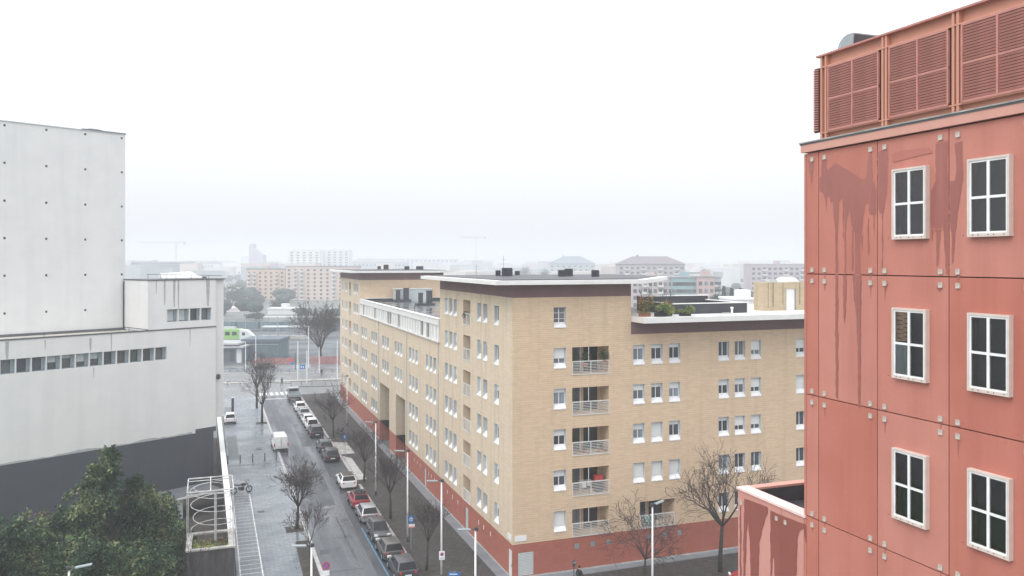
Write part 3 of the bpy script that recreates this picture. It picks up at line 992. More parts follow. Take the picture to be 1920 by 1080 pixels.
def leaves(name, n, fn, size, mats, parent=None, seed=1, weights=(.5, .35, .15), up=0.3):
    g = np.random.default_rng(seed)
    P = fn(g, n)
    n = len(P)
    a = g.normal(size=(n, 3))
    a /= np.linalg.norm(a, axis=1)[:, None]
    nrm = g.normal(size=(n, 3)) + np.array([0, 0, up * 3])
    b = np.cross(nrm, a)
    b /= np.maximum(np.linalg.norm(b, axis=1)[:, None], 1e-6)
    s = size * g.uniform(.6, 1.3, size=(n, 1))
    V = np.empty((n, 4, 3))
    V[:, 0] = P - a * s
    V[:, 1] = P + b * s * .42
    V[:, 2] = P + a * s
    V[:, 3] = P - b * s * .42
    me = bpy.data.meshes.new(name)
    me.vertices.add(n * 4)
    me.vertices.foreach_set('co', V.ravel())
    me.loops.add(n * 4)
    me.loops.foreach_set('vertex_index', np.arange(n * 4, dtype=np.int32))
    me.polygons.add(n)
    me.polygons.foreach_set('loop_start', np.arange(0, n * 4, 4, dtype=np.int32))
    me.polygons.foreach_set('loop_total', np.full(n, 4, dtype=np.int32))
    for m in mats:
        me.materials.append(m)
    # tint comes in patches, as sprays of one shoot share an age
    ph = np.sin(P[:, 0] * 1.3 + seed) + np.sin(P[:, 1] * 1.7 + 2 * seed) + np.sin(P[:, 2] * 2.1) + g.normal(size=n) * 1.1
    q = np.argsort(np.argsort(ph)) / n
    cum = np.cumsum(weights[:len(mats)])
    cum /= cum[-1]
    me.polygons.foreach_set('material_index', np.searchsorted(cum, q).clip(0, len(mats) - 1).astype(np.int32))
    me.update()
    me.validate()
    return link(name, me, parent)


def blob(g, n, c, r, shell=.55):
    d = g.normal(size=(n, 3))
    d /= np.linalg.norm(d, axis=1)[:, None]
    rad = g.uniform(shell, 1.0, size=(n, 1))
    return np.array(c) + d * rad * np.array(r)


def potted(name, label, cat, loc, r, h, mats, n=260, seed=3, potm='terracotta', group=None, weights=(.5, .35, .15)):
    t = thing(name, label, cat, loc, 0, group)
    p = MB()
    p.tube((0, 0, 0), (0, 0, .28), .13, .17, 10)
    p.build('pot', M[potm], t)
    s = MB()
    for i in range(5):
        a = i * 1.3
        s.tube((0, 0, .25), (math.cos(a) * r * .5, math.sin(a) * r * .5, h * .7), .012, .006, 4)
    s.build('stem', M['bark'], t)
    leaves('foliage', n, lambda g, k: blob(g, k, (0, 0, h * .62), (r, r, h * .42), .2), .06, mats, t, seed, weights)
    return t


zb4 = 2.87 + PITCH * 4
potted('potted_palm', 'large leafy green plant hanging over the right end of the topmost front balcony', 'plant', (BX + 7.8, BY + .1, zb4 + .72), .45, 1.05, [M['leaf1'], M['leaf2'], M['leaf3']], 700, 5)
potted('potted_shrub', 'dark green bushy plant in the middle of the topmost front balcony', 'plant', (BX + 6.3, BY + .35, zb4 + .5), .5, 1.2, [M['leaf2'], M['leaf1'], M['leaf4']], 600, 6)
zb2 = 2.87 + PITCH * 2
potted('potted_plant', 'low green plant by the right of the third front balcony up', 'plant', (BX + 7.6, BY + .3, zb2), .35, .95, [M['leaf2'], M['leaf1'], M['leaf3']], 350, 8)
potted('potted_plant', 'small green plant left of centre behind the third front balcony rail', 'plant', (BX + 6.2, BY + .3, zb2), .3, .8, [M['leaf2'], M['leaf1'], M['leaf3']], 300, 9)
zb1 = 2.87 + PITCH
t = thing('storage_tub', 'dark red tub standing high at the right of the second front balcony up', 'tub', (BX + 7.5, BY + .5, zb1))
MB().box(-.35, .35, -.2, .2, .85, 1.25).build('tub_body', M['pot'], t, bevel=.02)
MB().box(-.38, .38, -.23, .23, 1.25, 1.3).build('tub_rim', M['pot'], t, bevel=.01)
MB().box(-.3, .3, -.18, .18, 0, .85).build('stand', M['trim'], t)
t = thing('drying_rack', 'white clothes rack with washing on the second front balcony up', 'clothes rack', (BX + 6.4, BY + .5, zb1))
m_ = MB()
for x in (-.5, .5):
    m_.tube((x, -.2, 0), (x, .2, .95), .012, n=5)
    m_.tube((x, .2, 0), (x, -.2, .95), .012, n=5)
for y in (-.2, 0, .2):
    m_.tube((-.5, y, .95), (.5, y, .95), .01, n=5)
m_.build('frame', M['white_metal'], t)
MB().box(-.4, -.05, -.21, -.19, .45, .96).build('towel', M['white_metal'], t)
MB().box(.05, .3, -.21, -.19, .55, .96).build('towel', M['lining'], t)
t = thing('privacy_board', 'turquoise board behind the rail of the wide balcony just above the red plinth', 'board', (BX + 11.5, BY + .1, 2.87))
MB().box(0, .85, 0, .02, .1, .95).build('board', M['awning'], t)
MB().box(0, .03, .02, .05, 0, .98).build('batten', M['white_metal'], t)
potted('balcony_plant', 'straggly plant trailing through the rail of the topmost street-side balcony', 'plant', (BX + .1, BY + 12.6, 2.87 + PITCH * 5 + .3), .42, .85, [M['leaf1'], M['leaf2'], M['leaf4']], 380, 12)
potted('balcony_plant', 'small dark plant behind the rail of the street-side balcony second from the top', 'plant', (BX + .3, BY + 12.5, 2.87 + PITCH * 4 + .2), .25, .7, [M['leaf1'], M['leaf2']], 200, 13)

# vents, doors and plates in the plinth
vm = MB()
vm.box(0, .42, .04, .1, 0, .42)
for i in range(5):
    vm.box(.02, .40, .01, .04, .04 + i * .08, .08 + i * .08)
VM = vm.mesh('vent_grille', M['grey_metal'])
for h in sqF:
    link('vent_grille', VM, apt, (h[0], 0, h[2]))
VW = MB().box(.02, .38, .05, .11, 0, .45).mesh('vent_cover', M['white_metal'])
for h in sqL:
    link('vent_cover', VW, apt, (0, h[1], h[2]), R(-90))
d_ = MB().box(22.6, 23.7, .08, .14, 0, 2.35).build('service_door', M['grey_metal'], apt)
MB().box(23.5, 23.56, .03, .08, 1.0, 1.15).build('handle', M['dark_metal'], d_)
for h in dL:
    d_ = MB().box(.08, .14, h[0], h[1], 0, h[3]).build('service_door', M['lining'], apt)
    MB().box(.03, .08, h[0] + .1, h[0] + .16, 1.0, 1.15).build('handle', M['dark_metal'], d_)
g = MB().box(.45, 1.75, .06, .1, .3, 2.1).build('louvred_hatch', M['lining'], apt)
for i in range(15):
    MB().obox((1.1, .02, .38 + i * .117), (1.24, .05, .02), rx=R(-30)).build('slat', M['white_metal'], g)
g = MB().box(.05, .09, .15, .95, .1, 2.3).build('white_door', M['white_metal'], apt)
MB().box(.02, .05, .25, .3, 1.0, 1.2).build('handle', M['dark_metal'], g)
MB().box(.18, 1.15, -.03, -.003, 3.0, 3.42).build('street_name_plate', M['sign_white'], apt)
MB().box(-.03, -.003, .25, 1.1, 3.0, 3.42).build('street_name_plate', M['sign_white'], apt)
for y in (21.9, 36.3, 53.6, 67.7):
    MB().tube((-.05, y, 2.9), (-.05, y, 16.25), .045, n=6).build('downpipe', M['lining'], apt)
for x in (9.6, 17.2, 24.6):
    MB().box(x, x + .035, -.004, -.001, 2.8, 18.55).build('movement_joint', M['brick_side'], apt)
# recessed white gallery band of the middle section
gm = [MB().box(-.02, .04, 0, 1.12, 0, 1.5).mesh('gallery_panel', M['shutter']), MB().box(.03, .05, 0, 1.12, 0, 1.5).mesh('gallery_pane', M['dark_glass'])]
MB().box(.25, .34, 21.3, 68.3, 16.45, 18.1).build('gallery_back', M['lining'], apt)
MB().box(-.22, .25, 21.3, 68.3, 16.3, 16.45).build('gallery_sill', M['white_metal'], apt)
for i in range(36):
    y = 21.36 + i * 1.304
    o = link('gallery_panel' if i not in (3, 5, 14, 18, 19, 26, 33) else 'gallery_pane', gm[0] if i not in (3, 5, 14, 18, 19, 26, 33) else gm[1], apt, (0, y + .09, 16.48))
pm = MB().box(-.12, .24, -.06, .07, 16.45, 18.0).mesh('gallery_mullion', M['white_metal'])
for i in range(37):
    link('gallery_mullion', pm, apt, (0, 21.36 + i * 1.304 - (.0 if i else -.06), 0))
fp = MB().box(-.16, .2, .03, 3.87, 0, .62).mesh('parapet_panel', M['white_metal'])
for i in range(12):
    link('parapet_panel', fp, apt, (0, 21.33 + i * 3.913, 18.02))
MB().box(-.24, .34, 21.3, 68.29, 18.64, 18.70).build('parapet_cap', M['white_metal'], apt)
# roof furniture


def chimney(x, y, z, label):
    t = thing('chimney_pair', label, 'chimneys', (x, y, z))
    MB().box(-1.1, 1.5, -.7, .7, 0, .35).build('base_kerb', M['dark_metal'], t)
    for k, (a, h) in enumerate(((-.7, 1.75), (.45, 2.05))):
        b = MB().box(a, a + .55 + .2 * k, -.3, .3, .35, h).build('flue', M['dark_metal'], t, bevel=.02)
        MB().box(a - .06, a + .61 + .2 * k, -.36, .36, h, h + .07).build('cap', M['dark_metal'], b)
    return t


chimney(27.3, 126.0 - 1.5, 18.3, 'dark twin flues on the sunken wet roof, nearer the far roof tower')
chimney(28.0, 113.0, 18.3, 'dark twin flues on the sunken wet roof, nearer the camera')
t = thing('stair_head', 'pale blue-grey box on the far end of the sunken wet roof', 'roof box', (29.2, 126.2, 18.3))
MB().box(-2.6, 3.2, -.6, .8, 0, 1.9).build('wall', M['lining'], t)
MB().box(-2.7, 3.3, -.7, .9, 1.9, 2.0).build('cap', M['white_metal'], t)
pipe = MB()
pipe.tube((0, 0, 0), (0, 0, .55), .05, n=6)
pipe.tube((0, 0, .5), (.15, 0, .62), .045, n=6)
PM = pipe.mesh('roof_vent_pipe', M['dark_metal'])
for i, (x, y) in enumerate(((24.2, 122), (24.3, 112.5), (24.6, 104), (24.6, 96), (24.7, 88.5))):
    tag(link('roof_vent_pipe', PM, None, (x, y, 18.3)), ['small vent pipe farthest away on the sunken wet roof', 'small vent pipe second farthest on the sunken wet roof', 'small vent pipe in the middle of the sunken wet roof', 'small vent pipe second nearest on the sunken wet roof', 'small vent pipe nearest the camera on the sunken wet roof'][i], 'vent pipe', 'vent pipes along the sunken roof')


def roof_unit(px, D, w_, h_, label, z=23.08, ribs=5):
    x, y = spot(px, D)
    t = thing('roof_vent', label, 'roof vent', (x, y, z), -HEAD, 'slatted vents on the white slab roofs')
    MB().box(-w_ / 2, w_ / 2, -w_ / 2, w_ / 2, 0, h_).build('housing', M['roof_dark'], t)
    for k in range(ribs):
        zz = .05 + (h_ - .1) * k / ribs
        MB().box(-w_ / 2 - .05, w_ / 2 + .05, -w_ / 2 - .05, w_ / 2 + .05, zz, zz + .05).build('slat', M['dark_metal'], t)


roof_unit(934, 80, .45, .55, 'small black vent left of the big one on the near slab roof')
roof_unit(951, 79, 1.0, .8, 'largest black slatted vent on the near slab roof')
roof_unit(970, 84, .45, .45, 'small black vent farther back right of the big one on the near slab roof')
roof_unit(1054, 77, .7, .62, 'left black vent of the pair mid-right on the near slab roof')
roof_unit(1066, 79, .75, .72, 'right taller black vent of the pair mid-right on the near slab roof')
roof_unit(1116, 76, .62, .62, 'lone black vent farthest right on the near slab roof')
roof_unit(711, 142, .5, .6, 'small dark vent farthest left on the far slab roof', ribs=3)
roof_unit(716 - 4 + 12, 141, .75, .85, 'dark vent second from left on the far slab roof', ribs=3)
roof_unit(763, 140, .75, .6, 'dark vent second from right on the far slab roof', ribs=3)
roof_unit(787, 141, 1.1, .6, 'wide dark vent farthest right on the far slab roof', ribs=3)
for i, (px, D, h_) in enumerate(((944, 86, 2.0), (893, 88, 1.1))):
    x, y = spot(px, D)
    m_ = MB()
    m_.tube((0, 0, 0), (0, 0, h_), .02, .012, 5)
    m_.tube((-.25, 0, h_ * .8), (.25, 0, h_ * .8), .01, n=4)
    tag(m_.build('roof_aerial', M['dark_metal'], None, loc=(x, y, 23.1)), ['thin tall aerial behind the largest vent on the near slab roof', 'thin short aerial at the left of the near slab roof'][i], 'aerial')

# terrace of the wing
t = thing('roof_terrace_block', 'sand-coloured roof block with rain-streaked wall and white door above the wing', 'roof building', (46.6, 62, 20.05))
w = MB()
wall_grid(w, lambda u, z, d: (u, d, z), 0, 14, 0, 2.55, [(2.5, 3.5, -.1, 1.95, .1)], .1)
w.add([(0, 0, 0), (0, 1.4, 0), (0, 1.4, 2.55), (0, 0, 2.55)], [(0, 1, 2, 3)])
w.add([(0, 0, 2.55), (14, 0, 2.55), (14, 1.4, 2.55), (0, 1.4, 2.55)], [(0, 1, 2, 3)])
w.add([(0, 1.4, 0), (14, 1.4, 0), (14, 1.4, 2.55), (0, 1.4, 2.55)], [(0, 1, 2, 3)])
w.build('wall', M['tan_wall'], t)
d_ = MB().box(2.5, 3.5, .06, .1, 0, 1.95).build('door', M['white_metal'], t)
m_ = MB()
for x in (2.45, 3.5):
    m_.box(x, x + .05, -.02, .1, 0, 2.0)
m_.build('door_frame', M['grey_metal'], t)
m_ = MB()
for x in (.5, 1.0, 2.1, 3.9, 6.0):
    m_.box(x, x + rnd.uniform(.08, .2), -.006, -.002, rnd.uniform(.1, .5), 2.54)
m_.build('water_stain', mat('brown_run_off', (0.30, 0.235, 0.16), .9), t)
dm = MB()
dm.ball((3.1, .7, 2.55), (1.3, .6, .5), 16, 10)
dm.build('roof_dome', M['white_metal'], t, smooth=True)
MB().box(1.1, 1.8, .4, 1.1, 2.552, 2.8).build('roof_box', M['lining'], t)
t = thing('terrace_upstand', 'low black wall with white capping on the wing roof terrace', 'roof wall', (36.4, 60.4, 20.05))
MB().box(0, 7.3, 0, .3, 0, .85).build('wall', M['roof_dark'], t)
MB().box(-.02, 7.3, -.04, .34, .85, .92).build('cap', M['white_metal'], t)
MB().box(0, .3, .3, 6, 0, .85).build('side_wall', M['roof_dark'], t)
MB().box(0, .3, .34, 6, .85, .92).build('side_cap', M['white_metal'], t)
MB().box(7.0, 7.3, .3, 6, 0, .85).build('side_wall', M['roof_dark'], t)
MB().box(7.0, 7.3, .34, 6, .85, .92).build('side_cap', M['white_metal'], t)
MB().box(0, 7.3, 6, 6.3, 0, 1.25).build('rear_wall', M['roof_dark'], t)
MB().box(-.02, 7.4, 5.95, 6.35, 1.25, 1.33).build('rear_cap', M['white_metal'], t)
MB().box(7.31, 7.42, -.06, .1, 0, 1.0).build('end_post', M['white_metal'], t)
t = thing('terrace_vent', 'white cowl vent standing before the low black wall on the terrace', 'vent', (41.2, 59.0, 20.05))
MB().tube((0, 0, 0), (0, 0, .5), .09, n=10).build('pipe', M['white_metal'], t)
MB().tube((0, 0, .5), (0, 0, .62), .16, .1, 10).build('cowl', M['white_metal'], t)
MB().box(-.9, -.2, -.12, .12, .08, .16).build('tray', M['grey_metal'], t)
for i, (x, y, rx, rz_, n, ms, ws, lab) in enumerate((
        (32.9, 58.7, 1.0, 1.7, 1900, ('leaf7', 'leaf5', 'leaf2'), (.5, .3, .2), 'brown half-bare shrub against the tall block wall on the terrace'),
        (34.1, 58.3, 1.2, 1.0, 2600, ('leaf5', 'leaf6', 'leaf2'), (.5, .35, .15), 'yellow-green shrub second from the wall on the terrace'),
        (35.0, 58.9, 1.2, 1.35, 2000, ('leaf7', 'leaf6', 'leaf5'), (.45, .3, .25), 'rusty brown and green shrub in the middle of the terrace row'),
        (36.4, 58.3, 1.05, .75, 2200, ('leaf6', 'leaf5', 'leaf2'), (.5, .3, .2), 'low green shrub at the right end of the terrace row'))):
    t = thing('terrace_shrub', lab, 'shrub', (x, y, 20.05), 0, 'shrubs along the terrace edge')
    MB().box(-.45, .45, .1, .5, 0, .3).build('trough', M['terracotta' if i == 0 else 'trim'], t)
    s = MB()
    for j in range(9 if i in (0, 2) else 5):
        a = rnd.uniform(0, 6.28)
        p1 = (math.cos(a) * rx * .5, math.sin(a) * rx * .3, .3 + rz_ * .9)
        s.tube((rnd.uniform(-.2, .2), 0, .25), p1, .014, .008, 4)
        if i in (0, 2):
            for q in range(3):
                s.tube(p1, (p1[0] + rnd.uniform(-.4, .4), p1[1], p1[2] + rnd.uniform(.3, .75)), .008, .004, 3)
    s.build('stem', M['twig'], t)
    leaves('foliage', n, lambda g, k: np.concatenate([blob(g, k // 7, (g.uniform(-.6, .6) * rx, g.uniform(-.2, .2), .25 + rz_ * g.uniform(.15, .65)), (rx * g.uniform(.25, .5), rx * .35, rz_ * g.uniform(.2, .42)), .1) for _ in range(7)]), .07, [M[q] for q in ms], t, 20 + i, ws)

# ------------------------------------------------------------------ red prefabricated building
RX, RY = 16.6, 20.04
red = thing('red_panel_building', 'tall red panel-clad building with white four-pane windows at the right', 'building', (RX, RY, 0))
YJ = [0, -.52] + [-.52 - 2.258 * i for i in range(1, 9)]
ZJ = [27.70, 24.13, 20.57, 16.97, 13.4, 9.85, 6.3, 2.75, 0.1]
MB().box(.13, 9, -18.6, 0, 0, 27.68).build('core_wall', M['joint'], red)
ROOM = MB().box(.122, .128, .02, 1.06, .02, 1.78).mesh('room_shade_panel', M['interior'])  # thin dark sheet behind the glass, room shade put into its colour
G = .028
ROWS = [(27.70, 24.13)] + list(zip(ZJ[1:], ZJ[2:]))


def panel(y0, y1, z0, z1, hole=None):
    m = MB()
    if hole:
        wall_grid(m, lambda u, z, d: (d, u, z), y0, y1, z0, z1, [hole], .13)
    else:
        m.add([(0, y0, z0), (0, y1, z0), (0, y1, z1), (0, y0, z1)], [(0, 1, 2, 3)])
    m.add([(0, y0, z0), (.12, y0, z0), (.12, y0, z1), (0, y0, z1), (0, y1, z0), (.12, y1, z0), (.12, y1, z1), (0, y1, z1)],
          [(0, 1, 2, 3), (4, 5, 6, 7), (0, 4, 5, 1), (3, 2, 6, 7)])
    return m.build('panel', M['red_panel'], red)


pl = MB().box(-.035, -.002, -.06, .06, -.065, .065).mesh('anchor_plate', M['plate'])
bo = MB()
for a, b in ((-.03, .03), (.03, .02), (0, -.035)):
    bo.disc((-.045, a, b), .016, 6, .02, 'x')
BO = bo.mesh('bolt', M['rust'])
wf, wm_, wp = MB(), MB(), MB()
w_, h_ = 1.08, 1.80
fd = .13
wf.box(-fd, .12, 0, .05, 0, h_).box(-fd, .12, w_ - .05, w_, 0, h_).box(-fd, .12, .05, w_ - .05, h_ - .05, h_).box(-fd, .12, .05, w_ - .05, 0, .08)
WF = wf.mesh('window', M['cream'])
for a in (0.05, w_ - .095):
    wm_.box(-fd + .02, -.06, a, a + .045, .08, h_ - .05)
wm_.box(-fd + .02, -.06, .095, w_ - .095, h_ - .095, h_ - .05)
wm_.box(-fd + .02, -.06, .095, w_ - .095, .08, .12)
wm_.box(-fd + .015, -.06, w_ / 2 - .034, w_ / 2 + .034, .12, h_ - .095)
wm_.box(-fd + .02, -.06, .095, w_ / 2 - .034, h_ / 2 - .03, h_ / 2 + .03)
wm_.box(-fd + .02, -.06, w_ / 2 + .034, w_ - .095, h_ / 2 - .03, h_ / 2 + .03)
WMF = wm_.mesh('frame', M['white_frame'])
PN = MB().add([(-.09, 0, 0), (-.09, 0, h_ / 2 - .13), (-.09, w_ / 2 - .129, h_ / 2 - .13), (-.09, w_ / 2 - .129, 0)], [(0, 1, 2, 3)]).mesh('pane', M['clear'])
IN = MB()
IN.add([(.7, -.3, -.4), (.7, w_ + .3, -.4), (.7, w_ + .3, h_ + .3), (.7, -.3, h_ + .3), (.125, -.3, -.4), (.125, w_ + .3, -.4), (.125, w_ + .3, h_ + .3), (.125, -.3, h_ + .3)],
       [(0, 1, 2, 3), (0, 1, 5, 4), (3, 2, 6, 7), (0, 3, 7, 4), (1, 2, 6, 5)])
BL = MB()
for i in range(6):
    BL.disc((-.135, .12 + i * .2 + (.06 if i % 2 else 0), .045), .012, 6, .012, 'x')
BLM = BL.mesh('rivet', M['rust'])
for ri, (zt, zb_) in enumerate(ROWS):
    for ci in range(len(YJ) - 1):
        y1, y0 = YJ[ci] - G / 2, YJ[ci + 1] + G / 2
        z1, z0 = zt - G / 2, zb_ + G / 2
        hole = None
        if ci >= 2:
            yc = (y0 + y1) / 2 - .0
            wy = yc - w_ / 2 - .02
            wz = zb_ + .94 if ri else zb_ + .93
            hole = (wy + .08, wy + w_ - .08, wz + .1, wz + h_ - .08)
        pa = panel(y0, y1, z0, z1, hole if ri < 5 else None)
        if ri < 5:
            ys = [y1 - .25] if ci == 0 else [y1 - .25, y0 + .22]
            for yy in ys:
                for zz in (z1 - .19, z0 + .11):
                    q = link('anchor_plate', pl, pa, (0, yy, zz))
                    if rnd.random() < .35 and ci < 6:
                        rl_ = rnd.uniform(.12, .4)
                        MB().add([(-.0022, yy - .035, zz - .05), (-.0022, yy + .03, zz - .05), (-.0022, yy + .012, zz - .05 - rl_), (-.0022, yy - .006, zz - .05 - rl_ * 1.1)], [(0, 1, 2, 3)]).build('rust_run', M['stain'], pa)
        if hole and ri < 5 and ci < 6:
            o = link('window', WF, red, (0, wy, wz))
            link('room_shade_panel', ROOM, o)
            link('frame', WMF, o)
            for a in (.095, w_ / 2 + .034):
                for b in (.12, h_ / 2 + .03):
                    link('pane', PN, o, (0, a, b))
            link('rivet', BLM, o)
            if (ri, ci) == (1, 2):
                bb = MB()
                for i in range(13):
                    bb.obox((-.055, w_ - .30, h_ / 2 + .09 + i * .058), (.012, .42, .052), rx=R(6 if i % 2 else -3))
                bb.build('blind', M['blind'], o)
                cc = MB()
                for i in range(10):
                    cc.obox((-.05, w_ - .50 + i * .044, h_ / 2 - .40), (.02, .042, .80), rz=R(28 if i % 2 else -28))
                cc.build('curtain', M['curtain'], o)
# the core is solid behind the panels: dark sheets in the window bays paint the shade of rooms
# corner return (faces away, seen only edge-on) and top coping
MB().box(0, 9, .002, .10, 0, 27.68).build('end_wall', M['red_panel'], red)
c_ = MB().box(-.10, 9, -18.6, .14, 27.72, 27.98).build('coping_band', M['pink_band'], red)
MB().box(-.14, 9, -18.6, .18, 27.985, 28.02).build('coping_cap', M['capgrey'], red)
MB().box(-.115, -.101, -18.6, .16, 27.94, 27.984).build('cap_underline', M['coping'], red)  # thin dark strip right under the cap

# damp stains on the panels, shaped as they run down from the joints


def on_red(x, y):
    u = (x - 960) / 1550.0
    D = RX / (u * CH + SH)
    return D * (CH - u * SH) - RY, EYE - (y - 490) * D / 1550.0


SN = [0]


def stain(pts, m='stain', eps=-.0035, k=3.724, ox=1500, oy=270, parent=None, jag=True):
    SN[0] += 1
    eps -= .0005 * SN[0] + .001
    q = [(ox + a / k, oy + b / k) for a, b in pts]
    g = random.Random(len(pts))
    out_ = []
    for i, p in enumerate(q):
        n_ = q[(i + 1) % len(q)]
        out_.append(p)
        L_ = math.hypot(n_[0] - p[0], n_[1] - p[1])
        if L_ > 12 and jag:
            for t_ in range(1, int(L_ / 7)):
                f_ = t_ / int(L_ / 7)
                out_.append((p[0] + (n_[0] - p[0]) * f_ + g.uniform(-.7, .7), p[1] + (n_[1] - p[1]) * f_))
    vs = [(eps, *on_red(*p)) for p in out_]
    m_ = MB()
    m_.add(vs, [tuple(range(len(vs)))])
    o = m_.build('damp_stain', M[m], parent or red)
    if m == 'stain':
        cxm = sum(p[0] for p in out_) / len(out_)
        cym = sum(p[1] for p in out_) / len(out_)
        w2 = max(p[0] for p in out_) - min(p[0] for p in out_)
        fx = 1 + 3.0 / max(w2, 8)
        halo = [(cxm + (p[0] - cxm) * fx + g.uniform(-.5, .5), cym + (p[1] - cym) * 1.02 + g.uniform(-1, 1.5)) for p in out_]
        MB().add([(-.0028, *on_red(*p)) for p in halo], [tuple(range(len(halo)))]).build('drying_edge', M['stain_soft'], o)
    return o


ST = [[(137, 235), (160, 225), (205, 175), (250, 132), (300, 165), (340, 185), (440, 250), (466, 230), (480, 75), (502, 75), (508, 250), (532, 330), (532, 480), (520, 500), (485, 490), (480, 410), (455, 420), (440, 520), (430, 640), (418, 720), (424, 900), (385, 900), (383, 620), (360, 560), (345, 450), (330, 520), (322, 640), (322, 900), (310, 900), (312, 560), (300, 440), (300, 380), (275, 400), (270, 500), (264, 640), (266, 900), (250, 900), (248, 600), (235, 450), (230, 400), (215, 410), (205, 360), (190, 380), (185, 470), (175, 380), (160, 340), (137, 330)],
      [(60, 112), (98, 112), (90, 200), (79, 290), (68, 200)],
      [(155, 108), (187, 108), (188, 222), (152, 228)],
      [(548, 60), (572, 42), (612, 40), (612, 230), (606, 330), (585, 480), (560, 485), (548, 430)],
      [(948, 0), (1033, -20), (1028, 120), (1034, 260), (1034, 905), (1020, 905), (1004, 600), (990, 560), (976, 700), (966, 850), (955, 850), (953, 620), (935, 560), (925, 680), (916, 500), (918, 330), (950, 250)],
      [(1050, 262), (1085, 255), (1095, 180), (1082, 0), (1132, -20), (1137, 250), (1124, 340), (1100, 480), (1084, 640), (1072, 830), (1062, 830), (1062, 650), (1050, 560)],
      [(300, 470), (306, 470), (305, 640), (301, 660)], [(434, 640), (440, 640), (437, 730), (434, 730)], [(475, 520), (482, 520), (482, 770), (476, 770)],
      [(366, 600), (374, 600), (371, 880), (366, 880)], [(515, 500), (521, 500), (519, 640)], [(575, 480), (580, 480), (578, 870), (574, 870)]]
for s_ in ST:
    stain(s_)
ST2 = [[(250, 917), (266, 917), (266, 1783), (250, 1755)], [(302, 917), (324, 917), (318, 1200), (311, 1260), (306, 1180)], [(372, 917), (380, 917), (383, 1110), (377, 1060)],
       [(388, 917), (428, 917), (424, 1250), (424, 1500), (420, 1843), (408, 1838), (404, 1400), (392, 1150)],
       [(580, 975), (615, 975), (598, 1035)], [(955, 1000), (995, 1000), (975, 1032)]]
for s_ in ST2:
    stain(s_)
for s_ in ([(640, 70), (700, 50), (900, 25), (930, 60), (760, 100), (650, 130)], [(920, 590), (1000, 590), (1000, 600), (920, 600)]):
    stain(s_, 'stain_soft', -.003)

# steel penthouse with louvres
ph = thing('louvred_penthouse', 'salmon steel plant penthouse with red louvre panels on the red building', 'penthouse', (RX + .16, RY - .42, 28.05))
MB().box(.12, 8, -18, 0, 0, 2.42).build('wall', M['penthouse'], ph)
MB().box(-.06, 8.1, -18, .14, 2.42, 2.47).build('roof_edge', M['louver'], ph)
fr = MB()
bays = [(-1.84, -.02 - .35)] if False else []
BAY = [(-.34, -2.28), (-2.62, -4.50), (-4.85, -6.78), (-7.12, -9.05)]
st = MB().box(-.02, .12, -.035, .035, 0, 2.42).mesh('steel_stud', M['penthouse'])
for (a, b) in BAY:
    for y in (a + .12, b - .1):
        link('steel_stud', st, ph, (0, y, 0))
link('steel_stud', st, ph, (0, -.04, 0))
for z in (.17, 2.08):
    MB().box(-.03, .115, -18, 0, z, z + .035).build('steel_rail', M['penthouse'], ph)
slm = MB().obox((0, 0, 0), (.02, .88, .055), ry=R(38)).mesh('slat', M['louver'])
for bi, (a, b) in enumerate(BAY[:3]):
    o = MB().box(.0, .02, b, a, .24, 2.04).build('louvre_panel', M['joint'], ph)
    f_ = MB()
    for y in (a - .025, b + .025, (a + b) / 2):
        f_.box(-.06, 0, y - .025, y + .025, .22, 2.06)
    f_.box(-.055, 0, b, a, .20, .26).box(-.055, 0, b, a, 2.02, 2.08).box(-.055, 0, b, a, 1.1, 1.16)
    f_.build('frame', M['louver'], o)
    half = (a - b) / 2
    sm = MB().obox((0, 0, 0), (.014, half - .05, .052), ry=R(-25)).mesh('slat', M['louver'])
    for cidx in range(2):
        yc = a - half * (cidx + .5)
        for k in range(25):
            zz = .30 + k * .070
            if 1.08 < zz < 1.18:
                continue
            link('slat', sm, o, (-.03, yc, zz))
o = MB().box(-.06, -.0, .02, .20, .22, 2.1).build('louvre_panel', M['joint'], ph)
f_ = MB()
for k in range(26):
    f_.obox((-.08, .11, .28 + k * .07), (.03, .20, .03), ry=R(30))
f_.build('side_slats', M['louver'], o)
t = thing('duct_cowl', 'grey-green metal duct cowl curving over the penthouse roof edge', 'duct cowl', (17.95, 19.6, 30.5))
pts = [(.68, -.1), (.68, .3)] + [(.68 - .45 + .45 * math.cos(a), .36 + .45 * math.sin(a)) for a in [R(10 * i) for i in range(0, 10)]] + [(0, .80), (.14, -.1)]
m_ = MB()
n_ = len(pts)
m_.add([(0, y, z) for y, z in pts] + [(.95, y, z) for y, z in pts],
       [tuple(range(n_))[::-1], tuple(range(n_, 2 * n_))] + [(i, (i + 1) % n_, n_ + (i + 1) % n_, n_ + i) for i in range(n_)])
m_.build('hood', M['grey_metal'], t)
m_ = MB().add([(.04, -.012, .76), (.91, -.012, .76), (.91, .12, -.04), (.04, .12, -.04), (.04, .01, .76), (.91, .01, .76), (.91, .15, -.04), (.04, .15, -.04)], [(0, 1, 2, 3), (4, 7, 6, 5), (0, 1, 5, 4), (1, 2, 6, 5), (2, 3, 7, 6), (3, 0, 4, 7)])
m_.build('mouth_shade', M['dark_metal'], t)  # dark slab paints the shade inside the open end of the hood

